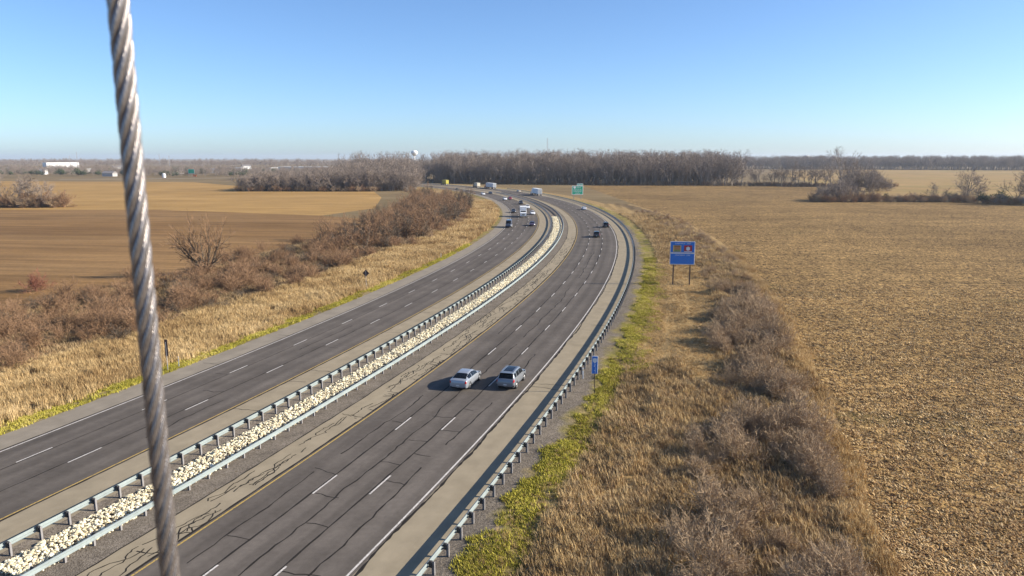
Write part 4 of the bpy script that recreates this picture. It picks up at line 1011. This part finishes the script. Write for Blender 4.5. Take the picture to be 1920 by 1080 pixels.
# small blue mile marker
def glyphs(p, rows):
    seg = {'2': 'abged', '1': 'bc', '7': 'abc', '6': 'afgedc', '9': 'abcdfg'}
    mb = MB()
    for txt, cx, z, h in rows:
        w_ = h * .5; x0 = cx - (len(txt) * w_ * 1.35 - w_ * .35) / 2; t = h * .14
        for ch in txt:
            for sg in seg[ch]:
                b = {'a': (0, w_, h - t, h), 'g': (0, w_, h / 2 - t / 2, h / 2 + t / 2), 'd': (0, w_, 0, t), 'f': (0, t, h / 2, h), 'b': (w_ - t, w_, h / 2, h), 'e': (0, t, 0, h / 2), 'c': (w_ - t, w_, 0, h / 2)}[sg]
                mb.box(x0 + b[0], x0 + b[1], -.022 - .0004 * ord(sg) % .003, -.012, z + b[2], z + b[3])
            x0 += w_ * 1.35
    mb.build('digits', SWH, p)
x, y = at(14.13, 13.96)
r_ = empty('mile_marker_sign', (float(x), float(y), float(zg(13.96))), heading(14) * .3); tag(r_, 'narrow blue mile marker sign on a single post behind the outer guardrail', 'sign')
mb = MB(); mb.box(-.035, .035, .02, .09, -.4, 3.4); mb.build('post', WOODP, r_)
p1 = panel(r_, 'blue_panel', -.29, .29, 2.0, 3.75, BLUE, .02)
mb = MB(); mb.add([(-.19, -.02, 3.5), (0, -.02, 3.56), (.19, -.02, 3.5), (.21, -.02, 3.25), (0, -.02, 3.03), (-.21, -.02, 3.25)], [(5, 4, 3, 2, 1, 0)]); mb.build('route_shield', SWH, p1)
glyphs(p1, [('2', 0, 2.70, .27), ('1', 0, 2.40, .27), ('7', 0, 2.1, .27)])
# warning diamond seen from behind
x, y = at(60.1, -32.1)
r_ = empty('warning_sign', (float(x), float(y), float(zg(-32.1))), heading(60) + math.pi); tag(r_, 'diamond warning sign seen from its dark back on a thin post', 'sign')
mb = MB(); mb.box(-.035, .035, .02, .09, -.4, 3.3); mb.build('post', STEELP, r_)
mb = MB(); d_ = .62; mb.add([(0, 0, 2.9 - d_), (d_, 0, 2.9), (0, 0, 2.9 + d_), (-d_, 0, 2.9), (0, .018, 2.9 - d_), (d_, .018, 2.9), (0, .018, 2.9 + d_), (-d_, .018, 2.9)], [(0, 1, 2, 3), (7, 6, 5, 4), (0, 4, 5, 1), (1, 5, 6, 2), (2, 6, 7, 3), (3, 7, 4, 0)]); mb.build('diamond_plate', SBACK, r_)
# narrow sign seen from behind on the left verge
x, y = at(8.2, -30.4)
r_ = empty('narrow_sign', (float(x), float(y), float(zg(-30.4))), heading(8) + math.pi); tag(r_, 'narrow upright sign seen from behind beside a white marker post', 'sign')
mb = MB(); mb.box(-.03, .03, .03, .09, -.4, 3.2); mb.build('post', STEELP, r_)
mb = MB(); mb.bbox(-.20, .20, 0, .025, 1.7, 3.45, .008); mb.build('sign_plate', SBACK, r_)
def delineator(s, o, label):
    x, y = at(s, o); r_ = empty('marker_post', (float(x), float(y), float(zg(o))), heading(s)); tag(r_, label, 'marker post', 'white marker posts')
    mb = MB(); mb.add([(-.06, 0, -.3), (0, .03, -.3), (.06, 0, -.3), (-.06, 0, 1.22), (0, .03, 1.25), (.06, 0, 1.22), (-.05, -.012, -.3), (.05, -.012, -.3), (-.05, -.012, 1.22), (.05, -.012, 1.22)],
        [(0, 1, 4, 3), (1, 2, 5, 4), (7, 6, 8, 9), (6, 0, 3, 8), (2, 7, 9, 5), (3, 4, 5, 9, 8)]); mb.build('blade', SWH, r_)
    mb = MB(); mb.box(-.045, .045, -.022, -.013, .95, 1.1); mb.build('reflector', SYEL, r_)
delineator(9.7, -30.3, 'white marker post on the green verge next to the narrow sign')
delineator(101.8, -31.2, 'white marker post alone on the grass inside the highway curve')
delineator(17.8, 12.15, 'white marker post close behind the outer guardrail near the mile marker sign')

# ------------------------------------------------------------------ distant buildings, towers and masts
BW = plain('metal_wall_white', (.72, .72, .70), .6, 0, .06, .05); BG = plain('wall_grey', (.38, .37, .36), .7, 0, .1, .05); RF = plain('roof_grey', (.22, .2, .19), .7, 0, .1, .05); RFW = plain('roof_white', (.78, .78, .77), .6, 0, .05, .05)
def building(x, y, wd, dp, h, wall, roof, label, rz=0, pitched=False, bays=0):
    r_ = empty('building', (x, y, GZ), rz); tag(r_, label, 'building')
    mb = MB(); mb.box(-wd / 2, wd / 2, 0, dp, -.1, h); mb.build('wall', wall, r_)
    mb = MB()
    if pitched: mb.add([(-wd/2-.4, -.4, h), (wd/2+.4, -.4, h), (wd/2+.4, dp+.4, h), (-wd/2-.4, dp+.4, h), (-wd/2-.4, dp/2, h + dp * .28), (wd/2+.4, dp/2, h + dp * .28)], [(0,1,5,4), (2,3,4,5), (0,4,3), (1,2,5), (3,2,1,0)])
    else: mb.box(-wd/2 - .2, wd/2 + .2, -.2, dp + .2, h + .003, h + .5)
    mb.build('roof', roof, r_)
    for k in range(bays):
        cx = -wd / 2 + wd * (k + .5) / bays; mb = MB(); mb.box(cx - wd / bays * .22, cx + wd / bays * .22, -.08, .02, .4, min(h * .6, 4)); mb.build('dock_door' if not pitched else 'window', BG, r_)
def gpx(px_, d): return (px_ - 960) / 1362 * d
building(gpx(130, 1780), 1780, 70, 30, 11, BW, RFW, 'long low white warehouse on the skyline', R(48), bays=8)
building(gpx(575, 1250), 1250, 86, 30, 7, BG, RFW, 'long building with a bright white roof behind the low wood', R(4), bays=10)
building(gpx(498, 1120), 1120, 13, 12, 5.5, BW, RFW, 'small white shed with a flat roof behind the low wood', bays=2)
building(gpx(445, 1260), 1260, 26, 14, 6, BW, RFW, 'white building left of the shed behind the low wood'.replace('left of', 'beside'), bays=3)
building(gpx(88, 1010), 1010, 9, 8, 5.5, BW, RF, 'white house with a pitched roof beyond the clump of trees', 0, True, 3)
building(gpx(408, 1100), 1100, 12, 9, 5, BG, RF, 'grey house with a pitched roof across the tan field', R(10), True, 3)
building(gpx(210, 900), 900, 14, 9, 4, BG, RF, 'low grey barn across the tan field', R(-8), True, 2)
SILO = plain('silo_white', (.75, .75, .73), .5)
x = gpx(315, 850); r_ = empty('silo', (x, 850, GZ)); tag(r_, 'small white domed tank across the tan field', 'tank')
mb = MB(); mb.tube([(0, 0, -.1), (0, 0, 4), (0, 0, 4.7), (0, 0, 5.0)], [2.0, 2.0, 1.2, .2], 14); mb.build('tank_shell', SILO, r_)
x = gpx(366, 900); r_ = empty('overhead_sign', (x, 900, GZ)); tag(r_, 'green road sign on posts across the tan field', 'sign')
mb = MB(); mb.box(-3.4, -3.1, .1, .4, -.4, 9); mb.box(3.1, 3.4, .1, .4, -.4, 9); mb.build('post', STEELP, r_)
panel(r_, 'sign_panel', -3.8, 3.8, 3.6, 9.0, GREEN, .25)
x = gpx(372, 880); r_ = empty('orange_barrier', (x, 880, GZ)); tag(r_, 'orange construction panel below the far green road sign', 'barrier')
mb = MB(); mb.bbox(-2.2, 2.2, 0, .3, .3, 2.6, .05); mb.build('board', plain('barrier_orange', (.55, .16, .04), .6), r_)
mb = MB(); mb.box(-1.8, -1.6, -.3, .6, -.1, .4); mb.box(1.6, 1.8, -.3, .6, -.1, .4); mb.build('foot', STEELP, r_)
def water_tower(px_, d, H_, R_, label):
    x = gpx(px_, d); r_ = empty('water_tower', (x, d, GZ)); tag(r_, label, 'water tower')
    mb = MB(); prof = [(H_ - R_ * .9, .25), (H_ - R_ * .55, .75), (H_ - R_ * .1, 1.0), (H_ + R_ * .25, .95), (H_ + R_ * .55, .62), (H_ + R_ * .68, .05)]
    mb.tube([(0, 0, z) for z, _ in prof], [k * R_ for _, k in prof], 18); mb.build('tank', SILO, r_, True)
    mb = MB(); mb.tube([(0, 0, -.3), (0, 0, 3), (0, 0, H_ - R_ * .8)], [R_ * .45, R_ * .2, R_ * .2], 12); mb.build('stem', SILO, r_, True)
water_tower(780, 1500, 33, 7.0, 'white water tower bulb rising just above the wood')
water_tower(1503, 1900, 25, 7.0, 'white water tower on the skyline past the end of the wood')
MAST = plain('mast_steel', (.30, .30, .32), .6, .3)
def mast(px_, d, H_, label, wd=.9):
    x = gpx(px_, d); r_ = empty('mast', (x, d, GZ)); tag(r_, label, 'mast')
    for k in range(3):
        t = k * 2.094; mb = MB(); mb.tube([(wd * math.cos(t), wd * math.sin(t), -.5), (wd * .6 * math.cos(t), wd * .6 * math.sin(t), H_)], .16, 5); mb.build('leg', MAST, r_)
    mb = MB(); n_ = int(H_ / 3)
    for i in range(n_):
        z = i * H_ / n_; q = wd * (1 - .4 * i / n_)
        for k in range(3):
            t0, t1 = k * 2.094, (k + 1) * 2.094; mb.tube([(q * math.cos(t0), q * math.sin(t0), z), (q * math.cos(t1), q * math.sin(t1), z + H_ / n_)], .07, 3, cap=False)
    mb.build('lattice', MAST, r_)
mast(1025, 900, 46, 'tall thin lattice mast rising above the wood')
mast(309, 1800, 32, 'thin radio mast on the skyline, the taller of a pair'); mast(327, 1800, 28, 'thin radio mast on the skyline, the shorter of a pair')
mast(157, 1700, 36, 'thin radio mast behind the white warehouse'); mast(143, 1750, 28, 'short radio mast beside the white warehouse')
for k_, (px_, d_, w_, h_, lab) in enumerate(((18, 1150, 16, 5, 'small white farm building at the far edge of the open fields'), (182, 1180, 22, 5, 'low pale shed behind the far barn'), (240, 1300, 30, 6, 'long pale workshop behind the far trees'), (345, 1050, 10, 4.5, 'white cottage near the far green road sign'), (470, 1500, 18, 6, 'white hall on the far rise above the low wood'), (520, 1350, 14, 5, 'white garage beside the long white-roofed building'))):
    building(gpx(px_, d_), d_, w_, 10, h_, BW, RFW if k_ % 2 else RF, lab, R(35), k_ % 2 == 0, 3)
ever_one = [one_mesh('dark_tree%d' % i, p) for i, p in enumerate(ever)]
far_line('treeline', [(-900, 980), (-640, 940), (-430, 890), (-280, 860)], 130, 300, 1.4, 3.2, 'dark evergreen clumps scattered among the far farm buildings', ever_one)
# pale paved road across the fields
obj('road', [(gpx(120, 770), 770, GZ + .012), (gpx(560, 850), 850, GZ + .012), (gpx(560, 865), 865, GZ + .012), (gpx(120, 785), 785, GZ + .012)], [(0, 1, 2, 3)], M['shoulder_grey'])['kind'] = 'structure'

# ------------------------------------------------------------------ hanging steel cable of the camera pole
def cable():
    root = empty('steel_cable', (-.2058, .40 + .0, 0)); tag(root, 'twisted steel wire cable hanging plumb close to the viewer', 'cable')
    Rc, pitch, ns = .0054, .080, 6; rs = Rc * .36; rc = Rc * .64; rw = rs * .36
    cz = CAM_H - .02
    x0, y0 = 0.0, 0.0
    def helix(z0, z1, n_per, sides, wires):
        for k in range(ns):
            mb = MB(); N_ = int((z1 - z0) / pitch * n_per); zz_ = np.linspace(z0, z1, N_ + 1)
            an = 2 * math.pi * zz_ / pitch + k * 2 * math.pi / ns
            cx, cy = rc * np.cos(an), rc * np.sin(an)
            if wires:
                for wi in range(9):
                    b = -2 * math.pi * zz_ / (pitch * .42) + wi * 2 * math.pi / 9
                    mb.tube(np.stack([cx + (rs - rw * .6) * np.cos(b), cy + (rs - rw * .6) * np.sin(b), zz_], 1), rw, sides, cap=False)
                mb.tube(np.stack([cx, cy, zz_], 1), rs * .75, 5, cap=False)
            else: mb.tube(np.stack([cx, cy, zz_], 1), rs * 1.03, sides, cap=False)
            mb.build('strand' if wires else 'lower_strand', M['cable'], root, True)
    helix(cz - .42, cz + .42, 30, 5, True)
    helix(-.1, cz - .42, 6, 4, False)
cable()

# ------------------------------------------------------------------ the air
hz = bpy.data.materials.new('thin_haze'); hz.use_nodes = True; t = hz.node_tree; t.nodes.clear()
pv = t.nodes.new('ShaderNodeVolumePrincipled'); pv.inputs['Color'].default_value = (.80, .88, 1.0, 1); pv.inputs['Density'].default_value = .00008; pv.inputs['Anisotropy'].default_value = .2
oo_ = t.nodes.new('ShaderNodeOutputMaterial'); t.links.new(pv.outputs[0], oo_.inputs['Volume'])
mb = MB(); mb.box(-9200, 9200, -500, 12200, GZ - 1.2, 62); h = mb.build('haze', hz); tag(h, 'thin pale haze over the whole plain', 'haze', kind='stuff')
